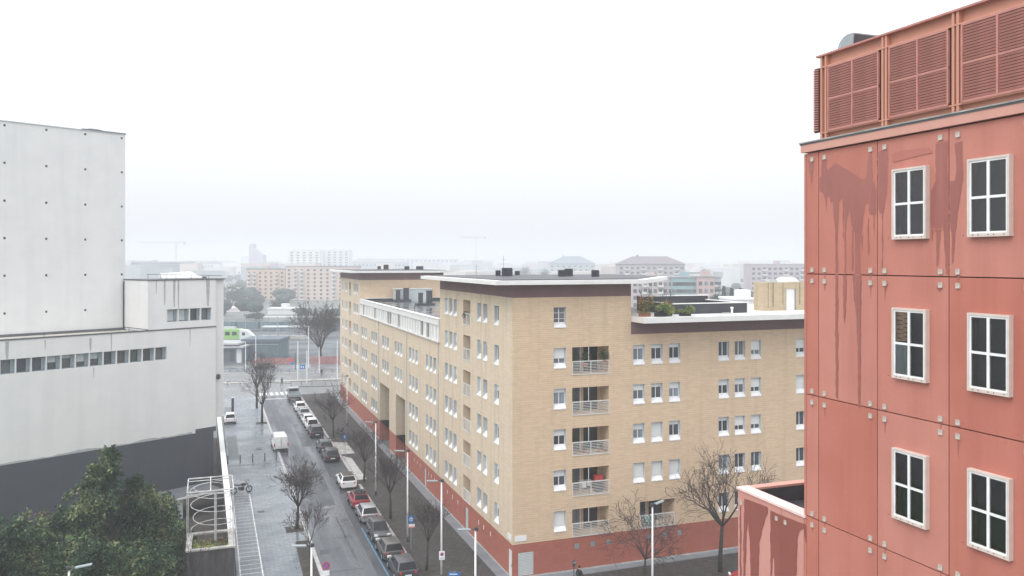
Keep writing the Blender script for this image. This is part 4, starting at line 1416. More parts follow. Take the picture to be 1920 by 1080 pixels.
# low wing of the red building
lw = thing('low_red_annex', 'low red panelled annex with pale pink parapet and dark roof beyond the tall red building', 'building', (RX, RY + .12, 0))
LT = 16.93
for (a, b) in ((0, 1.02), (1.04, 3.26)):
    p_ = MB().box(0, .12, a, b, 0, LT - .05).build('panel', M['red_low'], lw)
    for yy in ((a + .2, b - .2) if b > 2 else (b - .2,)):
        link('anchor_plate', pl, p_, (0, yy, LT - .45))
MB().box(.12, 12, 3.14, 3.26, 0, LT - .05).build('end_wall', M['red_low'], lw)
MB().box(-.05, .42, -.1, 3.3, LT - .05, LT + .02).build('parapet_cap', M['pink_cap'], lw)
MB().box(.42, 12, 2.95, 3.3, LT - .05, LT + .018).build('parapet_cap', M['pink_band'], lw)
MB().box(.36, 12, 0, 2.95, LT - .6, LT - .55).build('roof', M['roof_dark'], lw)
MB().box(.30, .36, 0, 2.95, LT - .6, LT - .05).build('parapet_inside', M['dark_metal'], lw)
MB().box(.36, 12, 2.93, 2.95, LT - .55, LT - .05).build('parapet_inside', M['dark_metal'], lw)
MB().box(2.0, 2.05, .3, 2.4, LT - .55, LT - .50).build('roof_batten', M['white_metal'], lw)
K2 = dict(k=3.491, ox=1370, oy=800)


def low_stain(pts):
    o = stain(pts, 'stain_dark', -.003, parent=lw, **K2)
    o.location = (0, -.12, 0)


low_stain([(92, 470), (150, 490), (243, 525), (246, 560), (228, 600), (212, 660), (188, 760), (185, 977), (131, 977), (128, 760), (116, 620), (104, 700), (98, 977), (84, 977), (86, 700)])
low_stain([(262, 548), (360, 590), (492, 640), (494, 760), (486, 720), (480, 665), (455, 680), (440, 720), (436, 840), (430, 977), (290, 977), (287, 860), (278, 860), (270, 977), (262, 977)])
low_stain([(62, 520), (70, 520), (72, 977), (62, 977)])
low_stain([(404, 740), (412, 740), (412, 900), (404, 930)])
# ------------------------------------------------------------------ white theatre
wa = R(90 - 60.9)
WX, WY = -36.2 * CH + 86.5 * SH, 36.2 * SH + 86.5 * CH
th = thing('white_theatre', 'large windowless white theatre with charcoal base and high fly tower at the left', 'theatre', (WX, WY, 0), wa)


def fW(u, z, d):
    return (u, d, z)


T0 = -34.0
lower_w = [(-20.65 + 1.3 * i, -20.65 + 1.3 * i + 1.22, 14.22, 15.56, .5) for i in range(16)]
w = MB()
wall_grid(w, fW, T0, 5.65, 6.0, 17.3, lower_w, .5)
w.add([(5.65, 0, 6.45), (5.65, 6, 6.45), (5.65, 6, 17.3), (5.65, 0, 17.3)], [(0, 1, 2, 3)])
w.box(5.66, 6.7, .25, 6, 7.3, 22.5)
wall_grid(w, fW, -1.94, 5.655, 17.3, 22.5, [(.12 + 1.27 * i, .12 + 1.27 * i + 1.17, 18.12, 19.45, .5) for i in range(4)], .5)
w.add([(-1.94, 0, 17.3), (-1.94, 5.46, 17.3), (-1.94, 5.46, 22.5), (-1.94, 0, 22.5)], [(0, 1, 2, 3)])
w.build('white_wall', M['white_wall'], th)
# fly tower: square fixing holes in the render
holes = []
for t_ in [-2.15 - 3.74 * i for i in range(9)]:
    for z in (37.67, 34.03, 30.37, 26.75, 23.1, 19.45):
        if t_ > -3 and z < 20:
            continue
        holes.append((t_ - .11, t_ + .11, z - .11, z + .11, .15))
w = MB()
wall_grid(w, lambda u, z, d: (u, 5.46 + d, z), T0, -1.79, 17.2, 38.05, holes, .15)
w.add([(-1.79, 5.46, 17.2), (-1.79, 22, 17.2), (-1.79, 22, 38.05), (-1.79, 5.46, 38.05)], [(0, 1, 2, 3)])
w.build('fly_tower_wall', M['white_wall'], th)
hb = MB().box(-.13, .13, 5.6, 5.63, -.13, .13).mesh('fixing_hole', M['dark_metal'])
for h in holes:
    link('fixing_hole', hb, th, (h[0] + .11, 0, h[2] + .11))
w = MB()
wall_grid(w, fW, T0, 5.35, -.1, 6.0, [], .1)
w.add([(5.35, 0, -.1), (5.35, 20, -.1), (5.35, 20, 6.4), (5.35, 0, 6.4)], [(0, 1, 2, 3)])
w.build('charcoal_base', M['grey_base'], th)
w = MB()
w.add([(3.25, -.004, 5.9), (5.65, -.004, 5.9), (5.65, -.004, 6.42), (3.25, -.004, 6.42)], [(0, 1, 2, 3)])
w.build('base_step', M['grey_base'], th)
MB().box(T0, 5.66, -.06, .22, 17.3, 17.42).build('coping', M['coping'], th)
MB().box(-2.0, 6.75, -.08, 6, 22.5, 22.62).build('coping', M['coping'], th)
MB().box(T0, -1.75, 5.38, 5.8, 38.05, 38.13).build('coping', M['lining'], th)
MB().box(-6.2, -1.72, 5.36, 6.2, 38.13, 38.22).build('flashing', M['coping'], th)
MB().ball((-4.6, 6.4, 38.2), (1.2, .5, .28), 10, 6).build('roof_tarpaulin', M['coping'], th)
MB().box(T0, -1.94, .22, 5.45, 17.1, 17.16).build('terrace_roof', M['terrace'], th)
MB().box(T0, -1.8, 5.3, 5.455, 17.16, 17.42).build('flashing', M['coping'], th)
MB().box(-1.95, -1.9, -.01, 5.4, 17.42, 17.5).build('flashing', M['coping'], th)
d_ = MB()
d_.path([(-1.96, 5.35, 22.4), (-2.05, 5.3, 22.1), (-2.05, 5.3, 17.3)], .06, 6)
d_.build('drain_pipe', M['dark_metal'], th)
for u in (-11.6, -3.6):
    MB().path([(u, .6, 17.16), (u, .55, 17.7), (u, .4, 17.75)], .03, 5).build('roof_hook', M['dark_metal'], th)
# strip windows with deep fins
pnm = MB().box(0, 1.22, .44, .48, 0, 1.34).mesh('pane', M['office_glass'])
fin = MB()
fin.box(0, .03, .02, .44, 0, 1.34).box(.03, .16, .3, .44, 0, 1.34)
fin.box(.16, 1.22, .38, .44, 0, .05).box(.16, 1.22, .38, .44, 1.27, 1.34)
fin.box(.90, 1.22, .30, .38, .05, 1.27)
FIN = fin.mesh('window', mat('blue_grey_window_metal', (.23, .29, .33), .45, .08, 2))
for a, b, c, d, e in lower_w:
    o = link('window', FIN, th, (a, 0, c))
    link('pane', pnm, o)
    if rnd.random() < .3:
        link('blind', MB().box(.2, .9, .425, .435, rnd.uniform(.5, 1.0), 1.27).mesh('blind', M['lining']), o)
for i in range(4):
    o = link('window', FIN, th, (.12 + 1.27 * i - .02, 0, 18.12))
    link('pane', pnm, o)
    if i < 2:
        link('blind', MB().box(.2, .9, .425, .435, .1, 1.27).mesh('blind', M['lining']), o)
# run-off stains below the copings
def run(parent, u, wd, z1, ln, y=-.004, m=None):
    n = 5
    vs = [(u - wd / 2, y, z1), (u + wd / 2, y, z1)]
    vs += [(u + wd / 2 * rnd.uniform(.7, 1.0), y, z1 - ln * .5), (u + wd * .2, y, z1 - ln), (u - wd * .2, y, z1 - ln * .96), (u - wd / 2 * rnd.uniform(.7, 1), y, z1 - ln * .6)]
    MB().add(vs, [tuple(range(6))]).build('rain_stain', m or M['grime'], parent)


for u, wd, ln in ((-1.05, .12, 1.4), (-.15, .2, 2.6), (.9, .28, 2.9), (1.35, .2, 3.2), (4.7, .45, 2.9)):
    run(th, u, wd, 22.49, ln)
for u, wd, z1, ln in ((-5.6, .14, 17.28, 1.7), (2.65, .1, 17.28, 1.9), (-7.6, .22, 17.0, 1.3), (-11.7, .1, 17.1, .9), (-14.9, .3, 17.2, 1.7), (-7.3, .1, 14.1, 1.0)):
    run(th, u, wd, z1, ln)
gm_ = MB()
gp = [(-34 + i * .45, -.005, 6.06 + .12 * rnd.random() + .22 * max(0, math.sin(i * .37) * math.sin(i * .11 + 1))) for i in range(83)]
gm_.add([(p[0], -.005, 6.0) for p in gp] + gp, [(i, i + 1, 83 + i + 1, 83 + i) for i in range(82)])
gm_.build('base_grime', M['grime'], th)
MB().box(5.64, 5.665, -.006, .24, 7.3, 17.3).build('wall_joint', M['grime'], th)
MB().tube((5.9, .15, 11.8), (6.0, -.05, 11.8), .28, .28, 10).build('wall_lamp', M['dark_metal'], th)
# skylight and rail on the upper roof
t = thing('roof_skylight', 'white lean-to skylight on the upper roof of the theatre', 'skylight', (WX, WY, 22.62), wa)
MB().add([(.2, 1.2, .12), (4.6, 1.0, .14), (4.9, 4.2, .75), (1.5, 4.4, .55), (.2, 1.2, .02), (4.6, 1.0, .02), (4.9, 4.2, .02), (1.5, 4.4, .02)],
         [(0, 1, 2, 3), (0, 1, 5, 4), (1, 2, 6, 5), (2, 3, 7, 6), (3, 0, 4, 7)]).build('glass_slope', M['white_metal'], t)
MB().box(5.0, 5.1, 1, 4, 0, .2).build('kerb', M['coping'], t)
t = thing('roof_railing', 'thin dark handrail along the upper roof edge of the theatre', 'railing', (WX, WY, 22.62), wa)
m_ = MB()
m_.tube((-1.9, .25, .55), (6.5, .25, .30), .03, n=5)
m_.build('handrail', M['coping'], t)
for u in (-1.8, .2, 1.2, 2.9, 4.9):
    MB().tube((u, .25, 0), (u, .25, .52 - .03 * (u + 1.9)), .025, n=5).build('post', M['coping'], t)

# ------------------------------------------------------------------ garden wall, planter, spiral pergola
w = thing('garden_wall', 'long garden wall with broad white coping between the garden and the left pavement', 'wall', (1.35, 60, 0))
a0, a1 = (.18, 9), (-.3, 61)
MB().add([(a0[0] - .2, a0[1], -.05), (a0[0] + .2, a0[1], -.05), (a1[0] + .2, a1[1], -.05), (a1[0] - .2, a1[1], -.05), (a0[0] - .2, a0[1], 3.2), (a0[0] + .2, a0[1], 3.2), (a1[0] + .2, a1[1], 3.2), (a1[0] - .2, a1[1], 3.2)],
         [(0, 3, 2, 1), (0, 1, 5, 4), (1, 2, 6, 5), (2, 3, 7, 6), (3, 0, 4, 7)]).build('wall', M['dark_conc'], w)
n_ = 26
for i in range(n_):
    f0, f1 = i / n_, (i + 1) / n_ - .0008
    if i == 17:
        pass
    x0, x1 = a0[0] + (a1[0] - a0[0]) * f0, a0[0] + (a1[0] - a0[0]) * f1
    y0, y1 = a0[1] + (a1[1] - a0[1]) * f0, a0[1] + (a1[1] - a0[1]) * f1
    dz = rnd.uniform(-.01, .01)
    MB().add([(x0 - .27, y0, 3.2 + dz), (x0 + .27, y0, 3.2 + dz), (x1 + .27, y1, 3.2 + dz), (x1 - .27, y1, 3.2 + dz), (x0 - .27, y0, 3.4 + dz), (x0 + .27, y0, 3.4 + dz), (x1 + .27, y1, 3.4 + dz), (x1 - .27, y1, 3.4 + dz)],
             [(0, 3, 2, 1), (4, 5, 6, 7), (0, 1, 5, 4), (1, 2, 6, 5), (2, 3, 7, 6), (3, 0, 4, 7)]).build('coping_stone', M['white_wall'], w)
pg = thing('planter_enclosure', 'dark concrete planter shaft with pale rim and yellowed plants below the spiral', 'planter', (0, 66.7, 0))
MB().box(-1.62, 1.64, -2.0, -1.7, -.05, 3.3).build('front_wall', M['dark_conc'], pg)
MB().box(-1.62, -1.32, -1.7, 2.1, -.05, 3.3).build('side_wall', M['dark_conc'], pg)
MB().box(1.3, 1.64, -1.7, 2.1, -.05, 3.3).build('side_wall', M['dark_conc'], pg)
m_ = MB().box(-1.72, 1.74, -2.1, -1.75, 3.3, 3.42)
m_.box(-1.72, -1.3, -1.75, 2.15, 3.3, 3.418)
m_.box(1.25, 1.74, -1.75, 2.15, 3.3, 3.422)
m_.box(-1.3, 1.25, 1.75, 2.15, 3.3, 3.42)
m_.build('rim', M['concrete'], pg)
MB().box(-1.3, 1.28, -1.7, 1.75, 2.5, 2.7).build('soil', M['soil'], pg)
leaves('ground_cover', 2600, lambda g, k: np.array([0, .0, 2.86]) + g.uniform(-1, 1, size=(k, 3)) * np.array([1.25, 1.6, .2]), .10, [M['leaf5'], M['leaf6'], M['leaf4']], pg, 31, (.45, .3, .25))
sp = thing('spiral_pergola', 'white steel cage with a hanging spiral tube over the dark planter', 'sculpture', (0, 66.8, 3.42))
xs, ys, zt = (-1.62, 1.6), (-2.0, 2.1), 4.18
m_ = MB()
for z in (zt,):
    for y in ys:
        m_.box(xs[0], xs[1], y - .04, y + .04, z - .04, z + .04)
    for x in (*xs, 0):
        m_.box(x - .035, x + .035, ys[0] + .04, ys[1] - .04, z - .035, z + .035)
    m_.box(xs[0], xs[1], 1.5, 1.56, z - .1, z - .045)
    m_.box(xs[0], xs[1], ys[0] - .02, ys[0] + .03, z - .22, z - .16)
m_.build('top_frame', M['worn_white'], sp)
PO = MB().tube((0, 0, 0), (0, 0, zt - .04), .026, n=6).mesh('post', M['worn_white'])
for x in xs:
    for y in ys:
        link('post', PO, sp, (x, y, 0))
link('post', PO, sp, (1.42, 1.0, 0))
hx = []
for i in range(150):
    a = i / 150 * 2 * math.pi * 3.35 + 1.0
    r_ = 1.42 + .12 * math.sin(a * .7)
    hx.append((r_ * math.cos(a) + .05, .1 + 1.5 * math.sin(a), zt - .15 - i / 150 * 3.3))
MB().path(hx, .026, 6).build('spiral_tube', M['worn_white'], sp, smooth=True)
hx2 = [(1.1 * math.cos(a) - .1, .4 + 1.1 * math.sin(a), zt - .25 - a * .03) for a in [i * .15 for i in range(46)]]
MB().path(hx2, .022, 6).build('inner_ring', M['worn_white'], sp, smooth=True)
MB().tube((.35, .9, -.9), (.35, .9, 3.2), .1, n=10).build('column', M['grime'], sp)
t = thing('low_garden_shed', 'low pale flat-roofed lean-to at the foot of the charcoal theatre wall', 'shed', (-3.6, 85.5, 0), wa)
MB().box(-3.4, .6, -1.2, 2.0, 0, 1.9).build('wall', M['lining'], t)
MB().box(-3.6, 4.6, -1.4, 2.1, 1.9, 2.05).build('roof', M['coping'], t)
MB().box(-3.6, 4.6, -1.46, -1.4, 1.88, 2.07).build('gutter', M['white_metal'], t)
t = thing('stone_bench', 'pale slatted bench on the grass beside the dark planter', 'bench', (-2.65, 62.4, 0), R(4))
for k in range(4):
    MB().box(-.75, .75, -.3 + k * .17, -.16 + k * .17, .42, .46).build('slat', M['concrete'], t)
for x in (-.6, .5):
    MB().box(x, x + .1, -.28, .34, 0, .42).build('leg', M['dark_conc'], t)


# ------------------------------------------------------------------ trees
def branch(mb, tw, p, d, ln, r, lv, g, cfg):
    segs = 3 if lv < 3 else 2
    pts, rr = [p], [r]
    q = p.copy()
    dd = d.copy()
    kids = []
    for s in range(segs):
        dd = (dd + Vector((g.uniform(-1, 1), g.uniform(-1, 1), g.uniform(-.4, .8))) * (cfg['wig'] * (.3 if lv == 0 else 1))).normalized()
        q = q + dd * (ln / segs)
        pts.append(q.copy())
        rr.append(max(cfg.get('rmin', .011), r * (1 - .34 * (s + 1) / segs)))
        kids.append((q.copy(), dd.copy(), rr[-1]))
    (mb if lv < 2 else tw).path(pts, rr, 6 if lv < 1 else 5 if lv < 2 else 3)
    if lv >= cfg['lv']:
        return
    nk = cfg['n'][min(lv, len(cfg['n']) - 1)]
    for i in range(nk):
        kq, kd, kr = kids[-1] if (i < nk * .5 or lv == 0) else kids[g.randrange(len(kids))]
        a = g.uniform(0, 6.283) if lv else 6.283 * (i + g.uniform(-.25, .25)) / nk
        sp_ = cfg['sp'] * g.uniform(.6, 1.25)
        o = kd.orthogonal().normalized()
        o = Matrix.Rotation(a, 3, kd) @ o
        nd = (kd * math.cos(sp_) + o * math.sin(sp_))
        nd.z += cfg['up']
        nd.normalize()
        branch(mb, tw, kq, nd, ln * cfg['k'] * g.uniform(.75, 1.15) if lv else cfg['limb'] * g.uniform(.8, 1.15), max(.009, kr * .62), lv + 1, g, cfg)


def bare_tree(label, loc, trunk, limb, r, seed, lv=5, n=(6, 4, 4, 3, 3), sp_=.62, up=.12, k=.66, group='bare street trees', kind='bare_tree', wig=.16, rmin=.013):
    g = random.Random(seed)
    t = thing(kind, label, 'tree', loc, 0, group)
    mb, tw = MB(), MB()
    branch(mb, tw, Vector((0, 0, -.05)), Vector((g.uniform(-.04, .04), g.uniform(-.04, .04), 1)), trunk, r, 0, g, dict(rmin=rmin, wig=wig, lv=lv, n=n, sp=sp_, up=up, k=k, limb=limb))
    mb.build('trunk', M['bark'], t, smooth=True)
    c = tw.build('crown', M['twig'], t)
    return t


TG = 'bare trees along the street'
bare_tree('dense round bare tree on the left pavement, nearest of the left row', (7.4, 77.5, .12), 2.0, 1.55, .16, 11, 5, (9, 4, 4, 3, 3), .60, .10, .72, TG)
bare_tree('dark bare tree on the left pavement before the avenue', (7.25, 129.9, .12), 2.7, 2.3, .2, 12, 5, (7, 4, 4, 3, 2), .55, .2, .70, TG)
bare_tree('bare tree farthest down the left pavement at the avenue', (7.2, 143.5, .12), 3.2, 2.5, .2, 13, 5, (7, 4, 3, 3, 2), .55, .2, .70, TG)
bare_tree('thin young bare tree by the left kerb near the no-stopping sign', (7.6, 68.5, .12), 1.5, 1.35, .06, 14, 5, (5, 4, 3, 3, 2), .55, .2, .70, TG)
bare_tree('small bare tree at the right kerb beside the nearest parked car', (16.0, 63.6, .12), 2.3, 1.35, .11, 15, 5, (7, 4, 4, 3, 2), .60, .2, .70, TG)
bare_tree('bare tree at the right kerb beside the silver car', (16.0, 77.5, .12), 2.5, 1.55, .14, 16, 5, (8, 4, 4, 3, 2), .58, .2, .70, TG)
bare_tree('bare tree at the right kerb beside the white parked car', (15.95, 91.6, .12), 2.2, 1.55, .13, 17, 5, (8, 4, 4, 3, 2), .60, .16, .70, TG)
bare_tree('reddish bare tree at the right kerb by the motorbikes', (16.0, 115.9, .12), 2.4, 1.8, .14, 18, 5, (8, 4, 4, 3, 3), .62, .14, .70, TG)
bare_tree('tall open bare tree before the brick wing by the red annex', (37.6, 55.4, .12), 3.6, 2.5, .2, 19, 5, (8, 4, 4, 3, 2), .78, .10, .68, 'bare trees before the wing', wig=.2)
bare_tree('small spreading bare tree left of the lamp before the brick wing', (30.6, 54.9, .12), 2.0, 1.9, .11, 20, 5, (7, 4, 4, 3, 2), .85, .03, .68, 'bare trees before the wing', wig=.2)
bare_tree('very large bare tree across the avenue beside the station', (24.6, 200.6, .0), 3.4, 4.2, .42, 21, 5, (10, 5, 5, 4, 3), .62, .16, .66, None, 'large_bare_tree', wig=.12, rmin=.028)
bare_tree('faint bare sapling by the dark planter rim', (-1.0, 63.6, 0), 1.9, 1.3, .04, 22, 3, (4, 3, 3), .6, .2, .72, None, 'bare_sapling', wig=.2)


def evergreen(label, loc, clumps, n, size, seed, mats=('leaf1', 'leaf2', 'leaf3'), ws=(.45, .38, .17), trunk=2.5, kind='evergreen_tree', group='evergreens of the garden'):
    t = thing(kind, label, 'tree', loc, 0, group)
    m_ = MB()
    top = max(c[2] for c in clumps)
    m_.path([(0, 0, -.1), (.1, .05, top * .35), (0, 0, top * .85)], [.22, .16, .05], 7)
    g0 = random.Random(seed)
    for c in clumps:
        m_.path([(0, 0, min(c[2] * .6, top * .8)), (c[0] * .5, c[1] * .5, c[2] * .8), (c[0], c[1], c[2])], [.07, .05, .02], 4)
    m_.build('trunk', M['bark'], t)

    def fn(g, k):
        vol = np.array([c[3] * c[4] * c[5] for c in clumps]) ** (2 / 3)
        cnt = (vol / vol.sum() * k).astype(int)
        out_ = []
        for c, q in zip(clumps, cnt):
            # leaves gather in sprays on each clump
            ns = max(6, q // 34)
            cen = blob(g, ns, c[:3], c[3:6], .62)
            pick = g.integers(0, ns, q)
            pts_ = cen[pick] + g.normal(size=(q, 3)) * .145 * np.cbrt(c[3] * c[4] * c[5])
            out_.append(pts_)
        return np.concatenate(out_)
    leaves('crown', n, fn, size, [M[q] for q in mats], t, seed, ws, up=.35)
    return t


def cone_clumps(g, h, r, z0, n, squash=.75, tip=.5):
    out_ = []
    for i in range(n):
        f = (i + g.random()) / n
        z = z0 + (h - z0) * f
        rr = r * (1 - f) ** .8 * g.uniform(.5, 1.0)
        a = g.uniform(0, 6.283)
        s = (tip + (r * .42 - tip) * (1 - f)) * g.uniform(.75, 1.2)
        out_.append((rr * math.cos(a), rr * math.sin(a), z, s, s, s * squash))
    out_.append((0, 0, h - tip * .8, tip * .7, tip * .7, tip))
    return out_


g_ = random.Random(5)
evergreen('tall pointed magnolia with yellowish leaf sprays, middle of the garden', (-7.0, 68.0, 0), cone_clumps(g_, 10.6, 5.0, 1.6, 46), 34000, .15, 41, ws=(.42, .33, .25))
evergreen('rounded dark green tree at the left edge beside the charcoal wall', (-13.8, 66.5, 0), [(g_.uniform(-1.8, 1.8), g_.uniform(-1.5, 1.5), g_.uniform(1.8, 6.2), g_.uniform(.9, 1.5), g_.uniform(.9, 1.5), g_.uniform(.7, 1.2)) for _ in range(20)], 14000, .13, 42, ws=(.5, .42, .08))
evergreen('broad dark evergreen right of the magnolia near the spiral cage', (-3.6, 71.5, 0), [(g_.uniform(-2.4, 1.7), g_.uniform(-1.8, 1.8), g_.uniform(1.2, 5.6), g_.uniform(.9, 1.4), g_.uniform(.9, 1.4), g_.uniform(.7, 1.1)) for _ in range(20)], 13000, .13, 43, ws=(.6, .35, .05))
evergreen('wide mid-green bush in front of the magnolia at the bottom left', (-10.8, 57.5, 0), [(g_.uniform(-3.6, 3.6), g_.uniform(-2, 2), g_.uniform(1.0, 4.2), g_.uniform(1.0, 1.5), g_.uniform(1, 1.5), g_.uniform(.7, 1.1)) for _ in range(26)], 17000, .13, 44, ws=(.5, .38, .12))
evergreen('bushy olive-leaved evergreen in front of the magnolia at its right', (-5.8, 61.5, 0), [(g_.uniform(-2.6, 2.6), g_.uniform(-1.8, 1.8), g_.uniform(1.0, 5.2), g_.uniform(1.0, 1.4), g_.uniform(1, 1.4), g_.uniform(.7, 1.1)) for _ in range(24)], 16000, .14, 45, ws=(.42, .35, .23))
evergreen('low dark bush at the bottom left corner of the garden', (-15.5, 58.5, 0), [(g_.uniform(-2.6, 2.6), g_.uniform(-1.6, 1.6), g_.uniform(.8, 3.8), g_.uniform(.9, 1.4), g_.uniform(.9, 1.4), g_.uniform(.6, 1.0)) for _ in range(16)], 10000, .13, 46, ws=(.6, .35, .05))
evergreen('reddish dry shrub between the garden trees against the charcoal wall', (-10.8, 72.5, 0), [(g_.uniform(-1.5, 1.5), g_.uniform(-1, 1), g_.uniform(1.0, 4.4), .9, .9, .8) for _ in range(9)], 4200, .11, 47, ('leaf4', 'leaf1', 'leaf2'), (.35, .4, .25))


# ------------------------------------------------------------------ vehicles
def car(name, label, loc, rz, paint, L_=4.1, W_=1.74, H_=1.47, style='hatch', cat='car', group=None, roofm=None, near=True, rails=False):
    """Origin at the middle of the rear bumper on the ground, nose along +y."""
    t = thing(name, label, cat, loc, rz, group)
    hw = W_ / 2
    van = style == 'van'
    belt = .92 if not van else 1.05
    if style == 'suv':
        belt = 1.0
    hood = belt - .10
    wb = L_ * .21
    wf_ = L_ * .80
    st_ = {'hatch': [(0, .50, .86, .93), (.05, .22, .95, .97), (.30, .2, belt, 1), (L_ * .62, .2, belt, 1), (L_ * .70, .2, belt - .02, .99), (L_ * .86, .2, hood - .08, .96), (L_ * .965, .22, hood - .20, .88), (L_, .34, .56, .78)]}
    st_['suv'] = [(0, .5, belt - .1, .93), (.06, .26, belt, .97), (.3, .24, belt, 1), (L_ * .64, .24, belt, 1), (L_ * .72, .24, belt, .99), (L_ * .88, .24, hood, .96), (L_ * .97, .28, hood - .14, .9), (L_, .4, .64, .8)]
    st_['sedan'] = [(0, .5, .84, .92), (.05, .22, .95, .96), (.62, .2, belt + .02, 1), (L_ * .62, .2, belt, 1), (L_ * .70, .2, belt, .99), (L_ * .86, .2, hood - .03, .96), (L_ * .965, .22, hood - .16, .88), (L_, .34, .56, .78)]
    st_['van'] = [(0, .42, belt, .96), (.04, .25, belt, .98), (.3, .24, belt, 1), (L_ * .72, .24, belt, 1), (L_ * .80, .24, belt, .99), (L_ * .92, .26, belt - .14, .95), (L_ * .98, .3, .74, .9), (L_, .38, .62, .84)]
    S = st_[style]
    rings = []
    for y, zb2_, zt2, kw in S:
        a = hw * kw
        rings.append([(-a * .84, y, zb2_), (-a * .97, y, zb2_ + .14), (-a, y, (zb2_ + zt2) / 2 + .02), (-a * .97, y, zt2 - .09), (-a * .86, y, zt2), (a * .86, y, zt2), (a * .97, y, zt2 - .09), (a, y, (zb2_ + zt2) / 2 + .02), (a * .97, y, zb2_ + .14), (a * .84, y, zb2_)])
    b = MB().loft(rings).build('body', paint, t, bevel=.03, smooth=True)
    # greenhouse corners
    gh = {'hatch': (.07, .40, L_ * .76, L_ * .54), 'suv': (.06, .30, L_ * .77, L_ * .56), 'sedan': (.62, 1.2, L_ * .75, L_ * .54), 'van': (.03, .10, L_ * .88, L_ * .72)}[style]
    rb, rt, fb, ft = gh
    bw, tw_ = hw * .93, hw * (.74 if not van else .84)
    zb_, zt_ = belt - .03, H_ - .05
    c = {'rl': (-bw, rb, zb_), 'rr': (bw, rb, zb_), 'fl': (-bw * .94, fb, zb_ - .02), 'fr': (bw * .94, fb, zb_ - .02),
         'Rl': (-tw_, rt, zt_), 'Rr': (tw_, rt, zt_), 'Fl': (-tw_ * .95, ft, zt_), 'Fr': (tw_ * .95, ft, zt_)}
    V = {k: Vector(v) for k, v in c.items()}
    cen = (V['rl'] + V['fr'] + V['Rl'] + V['Fr']) / 4

    def slab(a, b_, c_, d_, name_, m, ins=.0, th_=.03, off=0.0):
        P = [V[a], V[b_], V[c_], V[d_]]
        n = (P[1] - P[0]).cross(P[3] - P[0]).normalized()
        if n.dot(P[0] - cen) < 0:
            n = -n
        mid = sum(P, Vector()) / 4
        Q = [mid + (p - mid) * (1 - ins) + n * off for p in P]
        mb_ = MB().add([*Q, *[q - n * th_ for q in Q]], [(0, 1, 2, 3), (4, 7, 6, 5), (0, 1, 5, 4), (1, 2, 6, 5), (2, 3, 7, 6), (3, 0, 4, 7)])
        return mb_.build(name_, m, t)
    # painted shell of the cabin, window openings laid over it as real panes in rubber
    sh_ = MB().add([V[k] for k in ('rl', 'rr', 'fr', 'fl', 'Rl', 'Rr', 'Fr', 'Fl')], [(0, 1, 5, 4), (1, 2, 6, 5), (2, 3, 7, 6), (3, 0, 4, 7), (4, 5, 6, 7)])
    sh_.build('cabin', paint, t, bevel=.09, smooth=True)
    g = M['car_glass']
    if not van:
        slab('rl', 'rr', 'Rr', 'Rl', 'rear_window', g, .13, .02, .012)
        slab('fl', 'fr', 'Fr', 'Fl', 'windscreen', g, .10, .02, .012)
        for q, (a, b_, c_, d_) in enumerate((('rl', 'fl', 'Fl', 'Rl'), ('rr', 'fr', 'Fr', 'Rr'))):
            P = [V[a], V[b_], V[c_], V[d_]]
            n = (P[1] - P[0]).cross(P[3] - P[0]).normalized()
            if n.dot(P[0] - cen) < 0:
                n = -n
            for (s0, s1) in ((.12, .50), (.54, .93)):
                lo0, lo1 = P[0].lerp(P[1], s0), P[0].lerp(P[1], s1)
                hi0, hi1 = P[3].lerp(P[2], s0), P[3].lerp(P[2], s1)
                A, B_, C_, D_ = lo0.lerp(hi0, .14), lo1.lerp(hi1, .14), lo1.lerp(hi1, .88), lo0.lerp(hi0, .88)
                A, B_, C_, D_ = [v + n * .012 for v in (A, B_, C_, D_)]
                MB().add([A, B_, C_, D_, *[v - n * .02 for v in (A, B_, C_, D_)]], [(0, 1, 2, 3), (4, 7, 6, 5), (0, 1, 5, 4), (1, 2, 6, 5), (2, 3, 7, 6), (3, 0, 4, 7)]).build('side_window', g, t)
    else:
        slab('fl', 'fr', 'Fr', 'Fl', 'windscreen', g, .10, .02, .012)
        for sx_ in (-1, 1):
            MB().obox((sx_ * hw * .90, L_ * .76, belt + (H_ - belt) * .42), (.03, L_ * .14, (H_ - belt) * .55)).build('side_window', g, t)
        MB().box(-.02, .02, .0, .04, .5, H_ - .2).build('door_seam', M['trim'], t)
    if roofm:
        MB().box(-tw_ * .92, tw_ * .92, rt + .05, ft - .05, zt_, zt_ + .02).build('sunroof', roofm, t)
    if rails:
        for sx_ in (-1, 1):
            MB().tube((sx_ * tw_ * .93, rt + .1, zt_ + .05), (sx_ * tw_ * .93, ft - .1, zt_ + .05), .02, n=5).build('roof_rail', M['rim'], t)
    # lamps, bumper, plate
    lz = belt - .16
    if van:
        for sx_ in (-1, 1):
            MB().obox((sx_ * hw * .88, .0, .95), (.14, .08, .42)).build('tail_lamp', M['tail'], t)
    else:
        for sx_ in (-1, 1):
            MB().obox((sx_ * hw * .76, .055, lz), (.34, .10, .17), rz=sx_ * R(14)).build('tail_lamp', M['tail'], t, bevel=.02)
    MB().box(-hw * .84, hw * .84, -.03, .12, .28, .46).build('rear_bumper', M['trim'] if van or style == 'suv' else paint, t, bevel=.03)
    MB().box(-.26, .26, -.045, -.028, .50 if not van else .55, .62 if not van else .67).build('number_plate', M['number_plate'], t)
    MB().box(-.26, .26, L_ - .01, L_ + .012, .40, .51).build('number_plate', M['number_plate'], t)
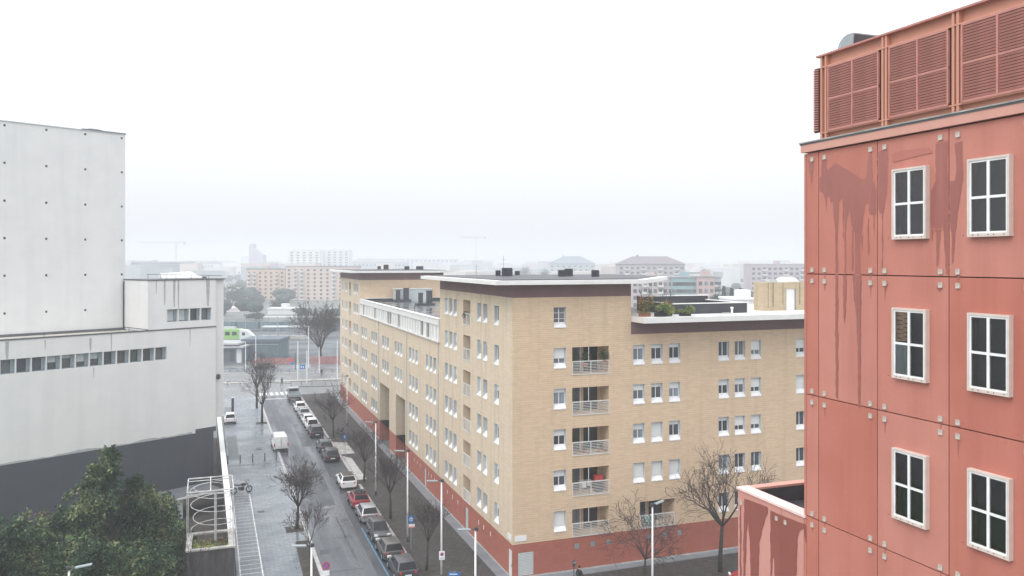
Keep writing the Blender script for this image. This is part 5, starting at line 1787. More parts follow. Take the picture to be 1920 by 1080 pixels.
    for sx_ in (-1, 1):
        MB().obox((sx_ * hw * .68, L_ * .965, (hood + .52) / 2 + .03), (.34, .16, .16), rz=-sx_ * R(22)).build('headlight', M['headlamp'], t, bevel=.02)
        MB().obox((sx_ * (hw + .07), L_ * .66, belt + .05), (.16, .10, .13)).build('wing_mirror', paint if not van else M['trim'], t, bevel=.02)
    MB().box(-hw * .5, hw * .5, L_ - .03, L_ + .015, .54, .66).build('grille', M['trim'], t)
    rw = .31 if not van else .33
    for sx_ in (-1, 1):
        for y in (wb, wf_):
            x1_ = sx_ * (hw - .02)
            ar = MB().tube((x1_ + sx_ * .022 - sx_ * .05, y, rw + .01), (x1_ + sx_ * .026, y, rw + .01), rw + .07, rw + .07, 16)
            ar.build('wheel_arch', M['trim'], t)
            wh = MB().tube((x1_ - sx_ * .16, y, rw), (x1_ + sx_ * .04, y, rw), rw, rw, 16).build('wheel', M['tyre'], t)
            MB().tube((x1_ + sx_ * .03, y, rw), (x1_ + sx_ * .05, y, rw), rw * .62, rw * .58, 10).build('rim', M['rim'], wh)
    return t


CP = {
    'white': car_paint('white_car_paint', (.78, .79, .80), 0), 'red': car_paint('red_car_paint', (.36, .012, .03), .2),
    'silver': car_paint('silver_car_paint', (.42, .43, .44), .6), 'grey': car_paint('dark_grey_car_paint', (.035, .04, .05), .1),
    'brown': car_paint('grey_brown_car_paint', (.075, .072, .068), .1), 'black': car_paint('black_car_paint', (.018, .02, .022), .2),
    'slate': car_paint('slate_car_paint', (.045, .048, .054), .1), 'pale': car_paint('pale_grey_car_paint', (.38, .41, .43), .5)}
PG = 'cars parked along the right kerb'
cx0 = 14.05
for args in (
        ('dark grey hatchback with red lamps parked nearest the camera, cut by the frame', 14.15, 61.9, 0, CP['grey'], 4.3, 1.78, 1.5, 'hatch', None, False),
        ('grey-brown hatchback second from the camera in the right kerb row', 14.05, 66.4, 0, CP['brown'], 4.25, 1.76, 1.48, 'hatch', None, False),
        ('small dark grey car facing the camera, third in the right kerb row', 14.05, 75.0, 180, CP['slate'], 3.7, 1.65, 1.5, 'hatch', None, False),
        ('silver hatchback between the red car and the dark small car', 14.0, 76.9, 0, CP['silver'], 4.05, 1.73, 1.5, 'hatch', None, True),
        ('red hatchback with dark roof panel in the right kerb row', 14.0, 81.7, 0, CP['red'], 4.2, 1.76, 1.45, 'hatch', M['dark_glass'], False),
        ('white hatchback parked alone behind the red one', 13.95, 89.2, 0, CP['white'], 4.2, 1.76, 1.47, 'hatch', M['dark_glass'], False),
        ('black estate car with pale rear glass after the gap in the row', 13.95, 101.8, 0, CP['black'], 4.5, 1.8, 1.5, 'hatch', None, False),
        ('dark grey car just ahead of the black estate', 13.9, 107.2, 0, CP['slate'], 4.2, 1.76, 1.46, 'hatch', None, False),
        ('black people carrier parked behind a white car mid row', 13.85, 116.5, 0, CP['black'], 4.4, 1.85, 1.65, 'suv', None, False),
        ('white boxy car directly ahead of the black people carrier', 13.85, 121.6, 0, CP['white'], 4.1, 1.78, 1.75, 'suv', None, False),
        ('white low hatchback second ahead of the people carrier', 13.8, 126.6, 0, CP['white'], 3.9, 1.7, 1.45, 'hatch', None, False),
        ('pale grey saloon in the far part of the right kerb row', 13.8, 131.6, 0, CP['pale'], 4.5, 1.76, 1.44, 'sedan', None, False),
        ('white hatchback just this side of the flatbed lorry', 13.8, 138.0, 0, CP['white'], 4.1, 1.76, 1.5, 'hatch', None, False)):
    lab, x, y, rz_, pa_, L_, W_, H_, st_, rf, rl = args
    car('parked_car', lab, (x, y, 0), R(rz_), pa_, L_, W_, H_, st_, 'car', PG, rf, True, rl)
car('white_van', 'white panel van parked half on the left kerb', (8.5, 109.6, .04), R(1), CP['white'], 4.8, 1.88, 2.05, 'van', 'van')
car('parked_car', 'small white car parked on the left pavement by the theatre corner', (2.75, 130.2, .12), R(0), CP['white'], 3.9, 1.68, 1.6, 'suv', 'car', 'cars on their own')
car('parked_car', 'red car half hidden behind the low red annex', (41.2, 52.9, .0), R(90), CP['red'], 4.2, 1.78, 1.5, 'hatch', 'car', 'cars on their own')
x_, y_ = spot(515, 189)
car('parked_car', 'dark car side-on in front of the blue-grey shed across the avenue', (x_, y_, 0), R(90), CP['slate'], 4.6, 1.8, 1.5, 'sedan', 'car', 'cars on their own')
# flatbed lorry at the end of the row
t = thing('flatbed_lorry', 'grey open-bed lorry parked at the far end of the right kerb row', 'lorry', (13.9, 148.6, 0))
MB().box(-1.0, 1.0, 0, 3.4, .55, .8).build('chassis', M['trim'], t)
for a in ((-1.05, -1.0, 0, 3.4), (1.0, 1.05, 0, 3.4), (-1.0, 1.0, -.05, 0), (-1.0, 1.0, 3.35, 3.4)):
    MB().box(*a, .8, 1.2).build('bed_side', M['grey_metal'], t)
MB().box(-.95, .95, 0, 3.35, .8, .86).build('bed_floor', CP['pale'], t)
cb = MB().loft([[(-.95, 3.5, .5), (.95, 3.5, .5), (.95, 3.5, 1.9), (-.95, 3.5, 1.9)], [(-.98, 4.6, .5), (.98, 4.6, .5), (.92, 4.5, 2.0), (-.92, 4.5, 2.0)], [(-.95, 5.5, .5), (.95, 5.5, .5), (.9, 5.2, 1.2), (-.9, 5.2, 1.2)]]).build('cab', CP['silver'], t, bevel=.05)
MB().box(-.75, .75, 3.45, 3.5, 1.3, 1.75).build('rear_window', M['dark_glass'], t)
for sx_ in (-1, 1):
    MB().box(sx_ * 1.0 - .12, sx_ * 1.0 + .12, 4.5, 4.6, 1.2, 1.55).build('wing_mirror', M['trim'], t)
    MB().box(sx_ * .9 - .1, sx_ * .9 + .1, -.08, -.05, .6, .75).build('tail_lamp', M['tail'], t)
    for y in (.9, 4.6):
        MB().tube((sx_ * .75, y, .36), (sx_ * 1.0, y, .36), .36, .36, 14).build('wheel', M['tyre'], t)


def two_wheeler(name, label, cat, loc, rz, engine, group=None, paint='trim'):
    t = thing(name, label, cat, loc, rz, group)
    r_ = .31 if engine else .33
    for y in (-.68, .68) if engine else (-.52, .52):
        w_2 = MB().ring((0, y, r_), r_ - .05, .055 if engine else .02, 'x', 16, 6).build('tyre', M['tyre'], t)
        s_ = MB()
        for k in range(6):
            a = k * math.pi / 3
            s_.tube((0, y, r_), (0, y + (r_ - .05) * math.cos(a), r_ + (r_ - .05) * math.sin(a)), .012 if engine else .006, n=4)
        s_.build('spokes', M['rim'], w_2)
    if engine:
        MB().obox((0, -.02, .42), (.26, .5, .32)).build('engine', M['dark_metal'], t, bevel=.04)
        MB().ball((0, .18, .78), (.15, .28, .14), 10, 7).build('fuel_tank', M[paint], t, smooth=True)
        MB().loft([[(-.1, -.85, .86), (.1, -.85, .86), (.08, -.85, .93), (-.08, -.85, .93)], [(-.14, -.35, .74), (.14, -.35, .74), (.12, -.35, .82), (-.12, -.35, .82)], [(-.12, .0, .76), (.12, .0, .76), (.1, .0, .82), (-.1, .0, .82)]]).build('seat', M['trim'], t, bevel=.02)
        f_ = MB()
        for sx_ in (-.08, .08):
            f_.tube((sx_, .7, .31), (sx_, .46, .98), .03, n=6)
            f_.tube((sx_, -.68, .31), (sx_, -.1, .45), .028, n=6)
        f_.build('fork', M['rim'], t)
        MB().path([(-.36, .36, 1.06), (-.2, .42, 1.02), (0, .46, 1.0), (.2, .42, 1.02), (.36, .36, 1.06)], .018, 6).build('handlebar', M['trim'], t)
        MB().ball((0, .58, .92), (.11, .1, .11), 8, 6).build('headlight', M['headlamp'], t, smooth=True)
        MB().obox((0, .6, 1.12), (.3, .02, .3), rx=R(25)).build('windshield', M['grey_metal'], t)
        MB().tube((.15, -.1, .3), (.18, -.8, .42), .04, .05, 8).build('exhaust', M['rim'], t)
        MB().obox((0, -.85, .62), (.14, .24, .04), rx=R(-25)).build('rear_mudguard', M['trim'], t)
        for sx_ in (-1, 1):
            MB().tube((sx_ * .28, .40, 1.06), (sx_ * .34, .36, 1.26), .01, n=4).build('mirror_stalk', M['trim'], t)
    else:
        f_ = MB()
        P = {'bb': (0, -.08, .30), 'seat': (0, -.22, .85), 'head': (0, .36, .86), 'rear': (0, -.52, .33), 'front': (0, .52, .33)}
        for a, b in (('bb', 'seat'), ('bb', 'head'), ('seat', 'head'), ('rear', 'bb'), ('rear', 'seat'), ('head', 'front')):
            f_.tube(P[a], P[b], .018, n=6)
        f_.build('frame', M[paint], t)
        MB().obox((0, -.24, .92), (.14, .26, .06)).build('saddle', M['trim'], t, bevel=.02)
        MB().path([(-.28, .28, 1.02), (0, .36, .98), (.28, .28, 1.02)], .014, 6).build('handlebar', M['trim'], t)
    return t


two_wheeler('motorcycle', 'dark motorcycle on the left pavement at the top of the striped bay', 'motorcycle', (3.05, 91.4, .12), R(-78), True).scale = (1.5, 1.15, 1.15)
for x, y, rz_, lab, e in ((17.0, 117.5, 20, 'dark scooter standing right of the reddish bare tree', True), (17.6, 118.3, -15, 'dark motorbike beside the scooter by the reddish bare tree', True), (16.6, 113.4, 80, 'dark bicycle leaning near the blue parking sign', False), (16.4, 128.5, 10, 'dark bicycle parked near the far right lamp post', False)):
    two_wheeler('parked_motorbike' if e else 'parked_bicycle', lab, 'motorbike' if e else 'bicycle', (x, y, .12), R(rz_), e, 'two-wheelers on the right pavement')


# ------------------------------------------------------------------ street furniture
def lamp(label, x, y, h=7.6, rz=0, z0=.12, head=1, group='white lamp posts', sticker=False):
    t = thing('street_lamp', label, 'lamp post', (x, y, z0), rz, group)
    MB().tube((0, 0, 0), (0, 0, h), .085, .055, 10).build('pole', M['pole_white'], t, smooth=True)
    MB().tube((0, 0, 0), (0, 0, .45), .11, .10, 10).build('base', M['dark_metal'], t, smooth=True)
    MB().tube((.12, 0, h - .04), (-.35, 0, h + .02), .03, n=6).build('arm', M['dark_metal'], t)
    MB().obox((-.72, 0, h + .04), (.85, .26, .09), ry=R(6)).build('lamp_head', M['grey_metal'], t, bevel=.03)
    if head:
        MB().obox((.05, 0, h), (.2, .22, .2)).build('bracket', M['dark_metal'], t)
    return t


lamp('white lamp post on the right pavement, third from the camera', 16.2, 86.0)
lamp('white lamp post on the right pavement with blue sign behind, second from the camera', 16.1, 70.7, 7.9)
lamp('white lamp post carrying a small no-stopping plate, nearest of the right kerb', 16.6, 61.3)
lamp('white lamp post by the portals, farthest along the right pavement', 19.0, 123.5, 7.4)
lamp('white lamp post at the bottom of the frame before the brick corner', 15.6, 49.5, 7.6)
lamp('white lamp post at the left of the street, head over the young tree', 5.6, 50.0, 7.6, R(0))
lamp('lamp post at the bottom left among the garden bushes', -7.3, 50.9, 7.55, R(180))
lamp('white lamp post before the wide balcony of the brick wing', 28.6, 50.2, 7.6, R(200))


def sign_post(name, label, loc, h, rz=0, r_=.03, group='road signs on posts'):
    t = thing(name, label, 'road sign', loc, rz, group)
    MB().tube((0, 0, 0), (0, 0, h), r_, n=8).build('post', M['grey_metal'], t)
    return t


FACE = -HEAD * .2


def text_part(s_, size, loc, parent, m, rz=0):
    cu = bpy.data.curves.new('lettering', 'FONT')
    cu.body = s_
    cu.size = size
    cu.align_x = 'CENTER'
    cu.align_y = 'CENTER'
    cu.extrude = .002
    o = bpy.data.objects.new('lettering', cu)
    COL.objects.link(o)
    dg = bpy.context.evaluated_depsgraph_get()
    me = bpy.data.meshes.new_from_object(o.evaluated_get(dg))
    bpy.data.objects.remove(o)
    me.materials.clear()
    me.materials.append(m)
    q = bpy.data.objects.new('lettering', me)
    COL.objects.link(q)
    q.parent = parent
    q.location = loc
    q.rotation_euler = (R(90), 0, rz)
    return q


t = sign_post('no_stopping_sign', 'round blue no-stopping sign with red ring and white plate, bottom of the left kerb', (8.0, 62.0, .1), 2.2, R(-8))
o = MB().disc((0, -.05, 1.95), .30, 28, .02).build('sign_disc', M['sign_red'], t)
MB().disc((0, -.065, 1.95), .235, 28, .02).build('blue_field', M['sign_blue'], o)
for a in (45, -45):
    MB().obox((0, -.08, 1.95), (.46, .008 + (a > 0) * .004, .055), ry=R(a)).build('red_bar', M['sign_red'], o)
MB().box(-.24, .24, -.06, -.04, 1.22, 1.60).build('text_plate', M['sign_white'], t)
t = sign_post('parking_sign', 'square blue parking sign with white car symbol and small plate, right pavement', (15.9, 68.5, .12), 2.95, R(-8))
o = MB().box(-.3, .3, -.06, -.04, 2.3, 2.9).build('sign_board', M['sign_blue'], t, bevel=.01)
MB().ring((0, -.066, 2.6), .13, .028, 'y', 18, 5).build('white_emblem', M['sign_white'], o)
MB().box(-.06, .06, -.07, -.06, 2.55, 2.65).build('white_emblem', M['sign_white'], o)
MB().box(-.2, .3, -.06, -.04, 1.9, 2.2).build('text_plate', M['sign_white'], t)
MB().box(-.18, .28, -.066, -.06, 1.92, 2.0).build('red_band', M['sign_red'], t)
t = sign_post('parking_sign', 'blue P parking sign beyond the second lamp post on the right kerb', (15.6, 102.9, .12), 3.1, R(-8))
o = MB().box(-.3, .3, -.06, -.04, 2.45, 3.05).build('sign_board', M['sign_blue'], t, bevel=.01)
text_part('P', .52, (0, -.063, 2.75), o, M['sign_white'])
t = thing('no_stopping_plate', 'white plate with a small round no-stopping mark on the nearest right lamp post', 'road sign', (16.6, 61.18, 1.7), R(-8))
MB().box(-.22, .22, -.03, 0, 0, .66).build('plate', M['sign_white'], t, bevel=.005)
o = MB().disc((0, -.035, .43), .14, 20, .01).build('sign_disc', M['sign_red'], t)
MB().disc((0, -.042, .43), .105, 20, .01).build('blue_field', M['sign_blue'], o)
MB().obox((0, -.05, .43), (.2, .006, .03), ry=R(45)).build('red_bar', M['sign_red'], o)
MB().box(-.15, .15, -.036, -.03, .1, .16).build('printed_line', M['grime'], t)
t = sign_post('direction_sign', 'blue arrow-shaped direction sign with white stripe at the bottom edge of the picture', (16.5, 57.3, .12), 2.1, R(-20))
MB().add([(x, y, z) for y in (-.06, -.03) for x, z in ((-.45, 1.75), (.28, 1.75), (.46, 1.89), (.28, 2.03), (-.45, 2.03))],
         [(0, 1, 2, 3, 4), (9, 8, 7, 6, 5)] + [(i, (i + 1) % 5, 5 + (i + 1) % 5, 5 + i) for i in range(5)]).build('sign_board', M['sign_blue'], t)
MB().box(-.36, .2, -.07, -.06, 1.86, 1.92).build('white_stripe', M['sign_white'], t)
x_, y_ = spot(567, 168)
t = sign_post('parking_sign', 'blue sign on a post at the far corner beside the avenue', (x_, y_, .1), 3.4, R(-20))
MB().box(-.55, .55, -.06, -.04, 2.5, 3.4).build('sign_board', M['sign_blue'], t)
MB().box(-.3, -.12, -.07, -.06, 2.7, 3.2).build('white_symbol', M['sign_white'], t)
MB().box(.1, .3, -.07, -.06, 2.7, 3.1).build('white_symbol', M['sign_white'], t)
x_, y_ = spot(548, 186)
t = sign_post('road_sign', 'round red and blue sign pair across the avenue', (x_, y_, .0), 2.6, R(-20))
MB().disc((0, -.05, 2.3), .38, 20, .02).build('sign_disc', M['sign_red'], t)
MB().disc((0, -.05, 1.5), .36, 20, .02).build('blue_disc', M['sign_blue'], t)
bl = MB()
bl.tube((0, 0, 0), (0, 0, .95), .06, .055, 8).ball((0, 0, .98), .065, 8, 6)
BM = bl.mesh('bollard', M['dark_metal'])
for i, x in enumerate((1.95, 3.35, 4.8, 6.2, 7.55)):
    tag(link('bollard', BM, None, (x, 105.0, .12)), ['dark bollard against the theatre wall side, leftmost of the row', 'second dark bollard from the left of the row', 'middle dark bollard of the row across the left pavement', 'fourth dark bollard from the left of the row', 'dark bollard by the left kerb, rightmost of the row'][i], 'bollard', 'bollards across the left pavement')
t = thing('information_totem', 'dark upright totem on the left pavement behind the small white car', 'totem', (3.3, 139.0, .12))
MB().box(-.2, .2, -.08, .08, 0, 2.6).build('panel', M['dark_metal'], t, bevel=.02)
MB().box(-.25, .25, -.1, .1, 2.6, 2.75).build('cap', M['sign_white'], t)
t = thing('tree_box', 'white stone guard block at the foot of the dense left tree', 'tree guard', (7.4, 77.6, .12))
for dx, dy in ((-.38, 0), (.38, 0), (0, .38)):
    MB().box(dx - .1, dx + .1, dy - .1, dy + .1, 0, .35).build('guard_stone', M['stone'], t, bevel=.02)
# thin wooden-looking guard rail posts beside the left kerb
for i, y in enumerate((70.5, 72.5, 74.5)):
    m_ = MB().tube((0, 0, 0), (0, 0, .9), .035, n=6)
    tag(m_.build('kerb_post', M['grey_metal'], None, loc=(7.85, y, .12)), ['thin kerb post nearest the no-stopping sign', 'thin kerb post in the middle of the three by the left kerb', 'thin kerb post nearest the dense left tree'][i], 'post', 'thin posts by the left kerb')
t = thing('hydrant_post', 'small yellow and red marker post against the plinth by the grey door', 'marker post', (46.0, 59.2, .16))
MB().tube((0, 0, 0), (0, 0, .75), .06, n=8).build('post', M['blind'], t)
MB().tube((0, 0, .75), (0, 0, .95), .08, .06, 8).build('cap', M['sign_red'], t)


# ------------------------------------------------------------------ people (one skinned body each)
def person(label, loc, rz, coat, legs='jeans', stride=.28, h=1.72, hair='hair', arms=.12):
    t = thing('person', label, 'person', loc, rz)
    k = h / 1.72
    J = [(0, 0, .95), (0, .0, 1.15), (0, .01, 1.38), (0, .01, 1.50), (0, .035, 1.60), (0, .03, 1.70),
         (-.17, 0, 1.41), (-.22, -arms, 1.14), (-.22, -arms * .2 + .06, .92), (.17, 0, 1.41), (.22, arms, 1.14), (.22, arms + .12, .93),
         (-.09, 0, .90), (-.10, stride * .5 + .03, .50), (-.10, stride, .07), (-.10, stride + .16, .04),
         (.09, 0, .90), (.10, -stride * .3 + .04, .50), (.10, -stride, .09), (.10, -stride + .15, .04)]
    Rr = [.15, .145, .155, .055, .085, .07, .065, .05, .035, .065, .05, .035, .09, .062, .045, .035, .09, .062, .045, .035]
    E_ = [(0, 1), (1, 2), (2, 3), (3, 4), (4, 5), (2, 6), (6, 7), (7, 8), (2, 9), (9, 10), (10, 11), (0, 12), (12, 13), (13, 14), (14, 15), (0, 16), (16, 17), (17, 18), (18, 19)]
    me = bpy.data.meshes.new('body')
    me.from_pydata([(x * k, y * k, z * k) for x, y, z in J], E_, [])
    o = bpy.data.objects.new('body', me)
    COL.objects.link(o)
    sk = o.modifiers.new('skin', 'SKIN')
    for i, v in enumerate(me.skin_vertices[0].data):
        v.radius = (Rr[i] * k, Rr[i] * k * (.72 if i < 3 else 1))
        v.use_root = i == 0
    sb = o.modifiers.new('sub', 'SUBSURF')
    sb.levels = sb.render_levels = 2
    dg = bpy.context.evaluated_depsgraph_get()
    m2 = bpy.data.meshes.new_from_object(o.evaluated_get(dg))
    bpy.data.objects.remove(o)
    for q in (M[coat], M[legs], M['skin'], M['trim']):
        m2.materials.append(q)
    for p in m2.polygons:
        z = p.center.z / k
        p.material_index = 3 if z < .1 else 1 if z < .86 else 2 if z > 1.5 else 0
        if abs(p.center.x) > .15 * k and z < .965 and z > .86:
            p.material_index = 2
        p.use_smooth = True
    m2.name = 'body'
    b = link('body', m2, t)
    MB().ball((0, .015 * k, 1.67 * k), (.098 * k, .105 * k, .095 * k), 12, 8).build('hair', M[hair], t, smooth=True)
    MB().ball((0, .125 * k, 1.60 * k), (.015, .02, .025), 6, 5).build('nose', M['skin'], t)
    for s_ in (-1, 1):
        hd = MB()
        wx, wy, wz = s_ * .22 * k, ((-arms * .2 + .06) if s_ < 0 else arms + .12) * k, .9 * k
        hd.ball((wx, wy, wz - .04), (.02, .035, .05), 6, 5)
        for f in range(4):
            hd.path([(wx, wy - .025 + f * .017, wz - .07), (wx - s_ * .005, wy - .025 + f * .017, wz - .12 - .01 * (f in (1, 2))), (wx - s_ * .02, wy - .02 + f * .017, wz - .15)], .008, 5)
        hd.path([(wx, wy + .03, wz - .03), (wx - s_ * .01, wy + .055, wz - .07)], .009, 5)
        hd.build('hand', M['skin'], t)
    cr = MB()
    rings = []
    for z, rx, ry in ((.80, .19, .155), (.95, .185, .15), (1.15, .18, .14), (1.36, .2, .14), (1.46, .13, .1), (1.5, .075, .075)):
        rings.append([(rx * k * math.cos(a), ry * k * math.sin(a), z * k) for a in [i * math.pi / 6 for i in range(12)]])
    cr.loft(rings).build('coat', M[coat], t, smooth=True)
    return t


x_, y_ = spot(528.5, 162)
person('person in a dark green jacket walking over the zebra crossing', (x_, y_, 0), R(30), 'coat_green')
x_, y_ = spot(603, 176)
person('person in black standing by the traffic island near the blue sign', (x_, y_, .0), R(190), 'coat_dark', stride=.08)
x_, y_ = spot(1086, 61.4)
person('person in a black coat at the bottom edge below the brick corner', (x_, y_, .12), R(-70), 'coat_dark', h=1.75)
x_, y_ = spot(458, 150)
t = thing('meter_post', 'short dark post with a head at the bottom edge beside the person in black', 'parking meter', (*spot(1076, 62.0), .12))
MB().tube((0, 0, 0), (0, 0, 1.5), .035, n=8).build('post', M['dark_metal'], t)
MB().box(-.1, .1, -.07, .07, 1.5, 1.95).build('meter_head', M['dark_metal'], t, bevel=.02)
MB().box(-.08, .08, -.08, -.071, 1.75, 1.87).build('display', M['grey_metal'], t)

# ------------------------------------------------------------------ beyond the avenue: station, train, fences
for i, (px, D, z1) in enumerate(((460, 187, 6.4), (479, 189, 7.4), (558, 171, 8.0), (575, 166, 6.6), (578, 190, 9.5), (598, 181, 5.8), (632, 171, 8.2), (553, 186, 4.0))):
    x_, y_ = spot(px + .5, D)
    lab = ['leftmost white pole across the avenue', 'white pole second from the left, in front of the blue-grey shed', 'bright white pole by the blue far sign', 'thin white pole at the end of the right kerb row', 'tall white pole with lamp head left of the large bare tree', 'thin white pole before the large bare tree', 'white pole touching the far end of the brick block', 'short thin dark pole before the red netting'][i]
    t = thing('avenue_pole', lab, 'pole', (x_, y_, 0), 0, 'slender poles along the avenue')
    MB().tube((0, 0, 0), (0, 0, z1), .11, .075, 8).build('pole', M['pole_white' if i < 7 else 'dark_metal'], t)
    if i in (4, 6):
        MB().obox((0, 0, z1 + .05), (.9, .3, .12)).build('lamp_head', M['grey_metal'], t)
rail = thing('guard_rail', 'low dark guard rail along the far side of the avenue', 'railing', (*spot(430, 183), 0))
m_ = MB()
xa, ya = spot(430, 181.5)
xb, yb = spot(640, 181.5)
bx_, by_ = spot(430, 183)
for z in (.45, .85):
    m_.tube((xa - bx_, ya - by_, z), (xb - bx_, yb - by_, z), .05, n=5)
m_.build('rail', M['dark_metal'], rail)
for i in range(14):
    f = i / 13
    MB().tube((xa - bx_ + (xb - xa) * f, ya - by_ + (yb - ya) * f, 0), (xa - bx_ + (xb - xa) * f, ya - by_ + (yb - ya) * f, .9), .05, n=5).build('post', M['dark_metal'], rail)
rail = thing('guard_rail', 'dark rail this side of the avenue, left of the crossing', 'railing', (*spot(425, 158), 0))
bx_, by_ = spot(425, 158)
m_ = MB()
for (p0, D0_, p1, D1_) in ((425, 163, 545, 160), (545, 163, 585, 163), (585, 165, 634, 163)):
    xa, ya = spot(p0, D0_)
    xb, yb = spot(p1, D1_)
    m_.tube((xa - bx_, ya - by_, .85), (xb - bx_, yb - by_, .85), .04, n=5)
m_.build('rail', M['dark_metal'], rail)
for px in (427, 450, 546, 565, 585, 610, 632):
    x_, y_ = spot(px, 162.5)
    MB().tube((x_ - bx_, y_ - by_, 0), (x_ - bx_, y_ - by_, .9), .05, n=5).build('post', M['dark_metal'], rail)
for i, (p0, p1, D_, h_) in enumerate(((474, 548, 196, 1.6), (583, 640, 196, 2.0))):
    xa, ya = spot(p0, D_)
    xb, yb = spot(p1, D_)
    ln = math.hypot(xb - xa, yb - ya)
    t = thing('site_fence', ['red netted site fence left of the poles across the avenue', 'red netted site fence below the large bare tree'][i], 'fence', (xa, ya, 0), math.atan2(yb - ya, xb - xa), 'red netted fences across the avenue')
    n_ = max(3, int(ln / 2.4))
    for k in range(n_):
        MB().box(k * ln / n_ + .03, (k + 1) * ln / n_ - .03, -.02 + .04 * (k % 2), .0 + .04 * (k % 2), .15, h_ + rnd.uniform(-.15, .1)).build('panel', M['fence_red'], t)
        MB().tube((k * ln / n_, 0, 0), (k * ln / n_, 0, h_ + .1), .03, n=5).build('post', M['grey_metal'], t)


def slab_thing(name, label, cat, p0, p1, D_, z0, z1, depth, m, group=None):
    xa, ya = spot(p0, D_)
    xb, yb = spot(p1, D_)
    t = thing(name, label, cat, (xa, ya, 0), math.atan2(yb - ya, xb - xa), group)
    return t, math.hypot(xb - xa, yb - ya)


t, ln = slab_thing('station_shed', 'long blue-grey station shed with flat roof across the avenue', 'shed', 455, 523, 205, 0, 5, 8, None)
MB().box(0, ln, 0, 9, 0, 4.4).build('wall', M['shed'], t)
MB().box(-.3, ln + .3, -.4, 9, 4.4, 5.2).build('roof', mat('slate_blue_roof', (.09, .13, .16), .6), t)
MB().box(0, ln, -.42, -.4, 3.9, 4.0).build('gutter', M['lining'], t)
for k in range(5):
    MB().box(1 + k * ln / 5, 1 + k * ln / 5 + .06, -.03, 0, 0, 4.3).build('seam', M['coping'], t)
t, ln = slab_thing('ticket_hall', 'low pale ticket hall with glazed front left of the blue-grey shed', 'building', 400, 456, 200, 0, 5, 8, None)
MB().box(0, ln, 0, 8, 0, 3.6).build('wall', M['shed'], t)
MB().box(-.2, ln + .3, -1.2, 8, 3.6, 4.0).build('roof', M['grime'], t)
MB().box(-.2, ln - 1, -.6, 8, 4.3, 4.7).build('upper_roof', M['grime'], t)
MB().box(.3, ln - 1, .5, 7, 4.0, 4.3).build('clerestory', M['dark_glass'], t)
for k in range(4):
    MB().box(.3 + k * 1.25, 1.4 + k * 1.25, -.05, 0, .4, 3.0).build('window', M['office_glass'], t)
MB().box(ln - 1.6, ln - .4, -.08, 0, 0, 3.3).build('pillar', M['white_wall'], t)
# commuter train
t, ln = slab_thing('commuter_train', 'bright green and white train behind the station shed', 'train', 380, 476, 250, 0, 4, 3, None)
MB().loft([[(0, 0, .8), (0, 2.9, .8), (0, 2.9, 4.0), (0, 0, 4.0)], [(ln - 4.5, 0, .8), (ln - 4.5, 2.9, .8), (ln - 4.5, 2.9, 4.0), (ln - 4.5, 0, 4.0)]]).build('green_body', M['train_green'], t, bevel=.15)
MB().loft([[(ln - 4.45, 0, .8), (ln - 4.45, 2.9, .8), (ln - 4.45, 2.9, 3.95), (ln - 4.45, 0, 3.95)], [(ln - 2.2, .05, .8), (ln - 2.2, 2.85, .8), (ln - 2.2, 2.8, 3.6), (ln - 2.2, .1, 3.6)], [(ln, .5, .8), (ln, 2.4, .8), (ln, 2.2, 1.7), (ln, .7, 1.7)]]).build('white_nose', M['train_white'], t, bevel=.15)
for k in range(7):
    MB().box(ln - 6.6 - k * 2.1, ln - 5.2 - k * 2.1, -.03, 0, 2.1, 3.2).build('window', M['office_glass'], t)
MB().box(ln - 3.6, ln - 2.7, -.03, 0, 2.1, 3.0).build('cab_window', M['dark_glass'], t)
MB().box(ln - 12, ln - 6, .5, 2.4, 4.0, 4.6).build('roof_unit', M['lining'], t)
for i, (p0, p1, D_, z_) in enumerate(((493, 700, 305, 4.0), (491, 572, 262, 3.8))):
    t, ln = slab_thing('platform_canopy', ['longer white platform canopy farther back behind the large bare tree', 'shorter white platform canopy nearer, above the shed'][i], 'canopy', p0, p1, D_, 0, 4, 3, None, 'white platform canopies')
    MB().box(0, ln, 0, 3.0, z_ - .25, z_ + .1).build('roof', M['train_white'], t)
    for k in range(4):
        MB().box(1.5 + k * ln / 4, 1.8 + k * ln / 4, 1.3, 1.6, 0, z_ - .25).build('column', M['grey_metal'], t)
    MB().box(-1, ln + 1, -.5, 3.5, -.05, .9).build('platform', M['concrete'], t)
t, ln = slab_thing('goods_train', 'dark blue-grey line of railway wagons beyond the platforms', 'train', 400, 700, 290, 0, 3, 3, None)
for k in range(7):
    MB().box(k * ln / 7 + .3, (k + 1) * ln / 7 - .3, 0, 2.8, .7, 3.3).build('wagon', M['shed'], t)
structure('railway_bed', MB().add([(-80, 215, -.03), (160, 190, -.03), (190, 340, -.03), (-60, 360, -.03)], [(0, 1, 2, 3)]), mat('dark_ballast', (0.12, 0.135, 0.15), .9, .4, .08))
for i in range(9):
    xa, ya = spot(400 + i * 30, 235 + (i % 3) * 22)
    t = thing('catenary_mast', 'thin grey catenary mast over the railway, ' + ('beside the theatre corner, leftmost of all', 'second from the left, over the ticket hall', 'third from the left, above the blue-grey shed', 'fourth from the left, right of the shed roof', 'fifth from the left, at the short canopy', 'sixth from the left, by the bare tree', 'seventh from the left, behind the bare tree', 'eighth, just right of the large bare tree', 'rightmost of all, against the brick block')[i], 'mast', (xa, ya, 0), 0, 'catenary masts over the railway')
    MB().tube((0, 0, 0), (0, 0, 7.5), .12, .09, 6).build('mast', M['grey_metal'], t)
    MB().tube((0, 0, 6.6), (2.6, .5, 6.9), .05, n=5).build('cantilever', M['grey_metal'], t)
wires = MB()
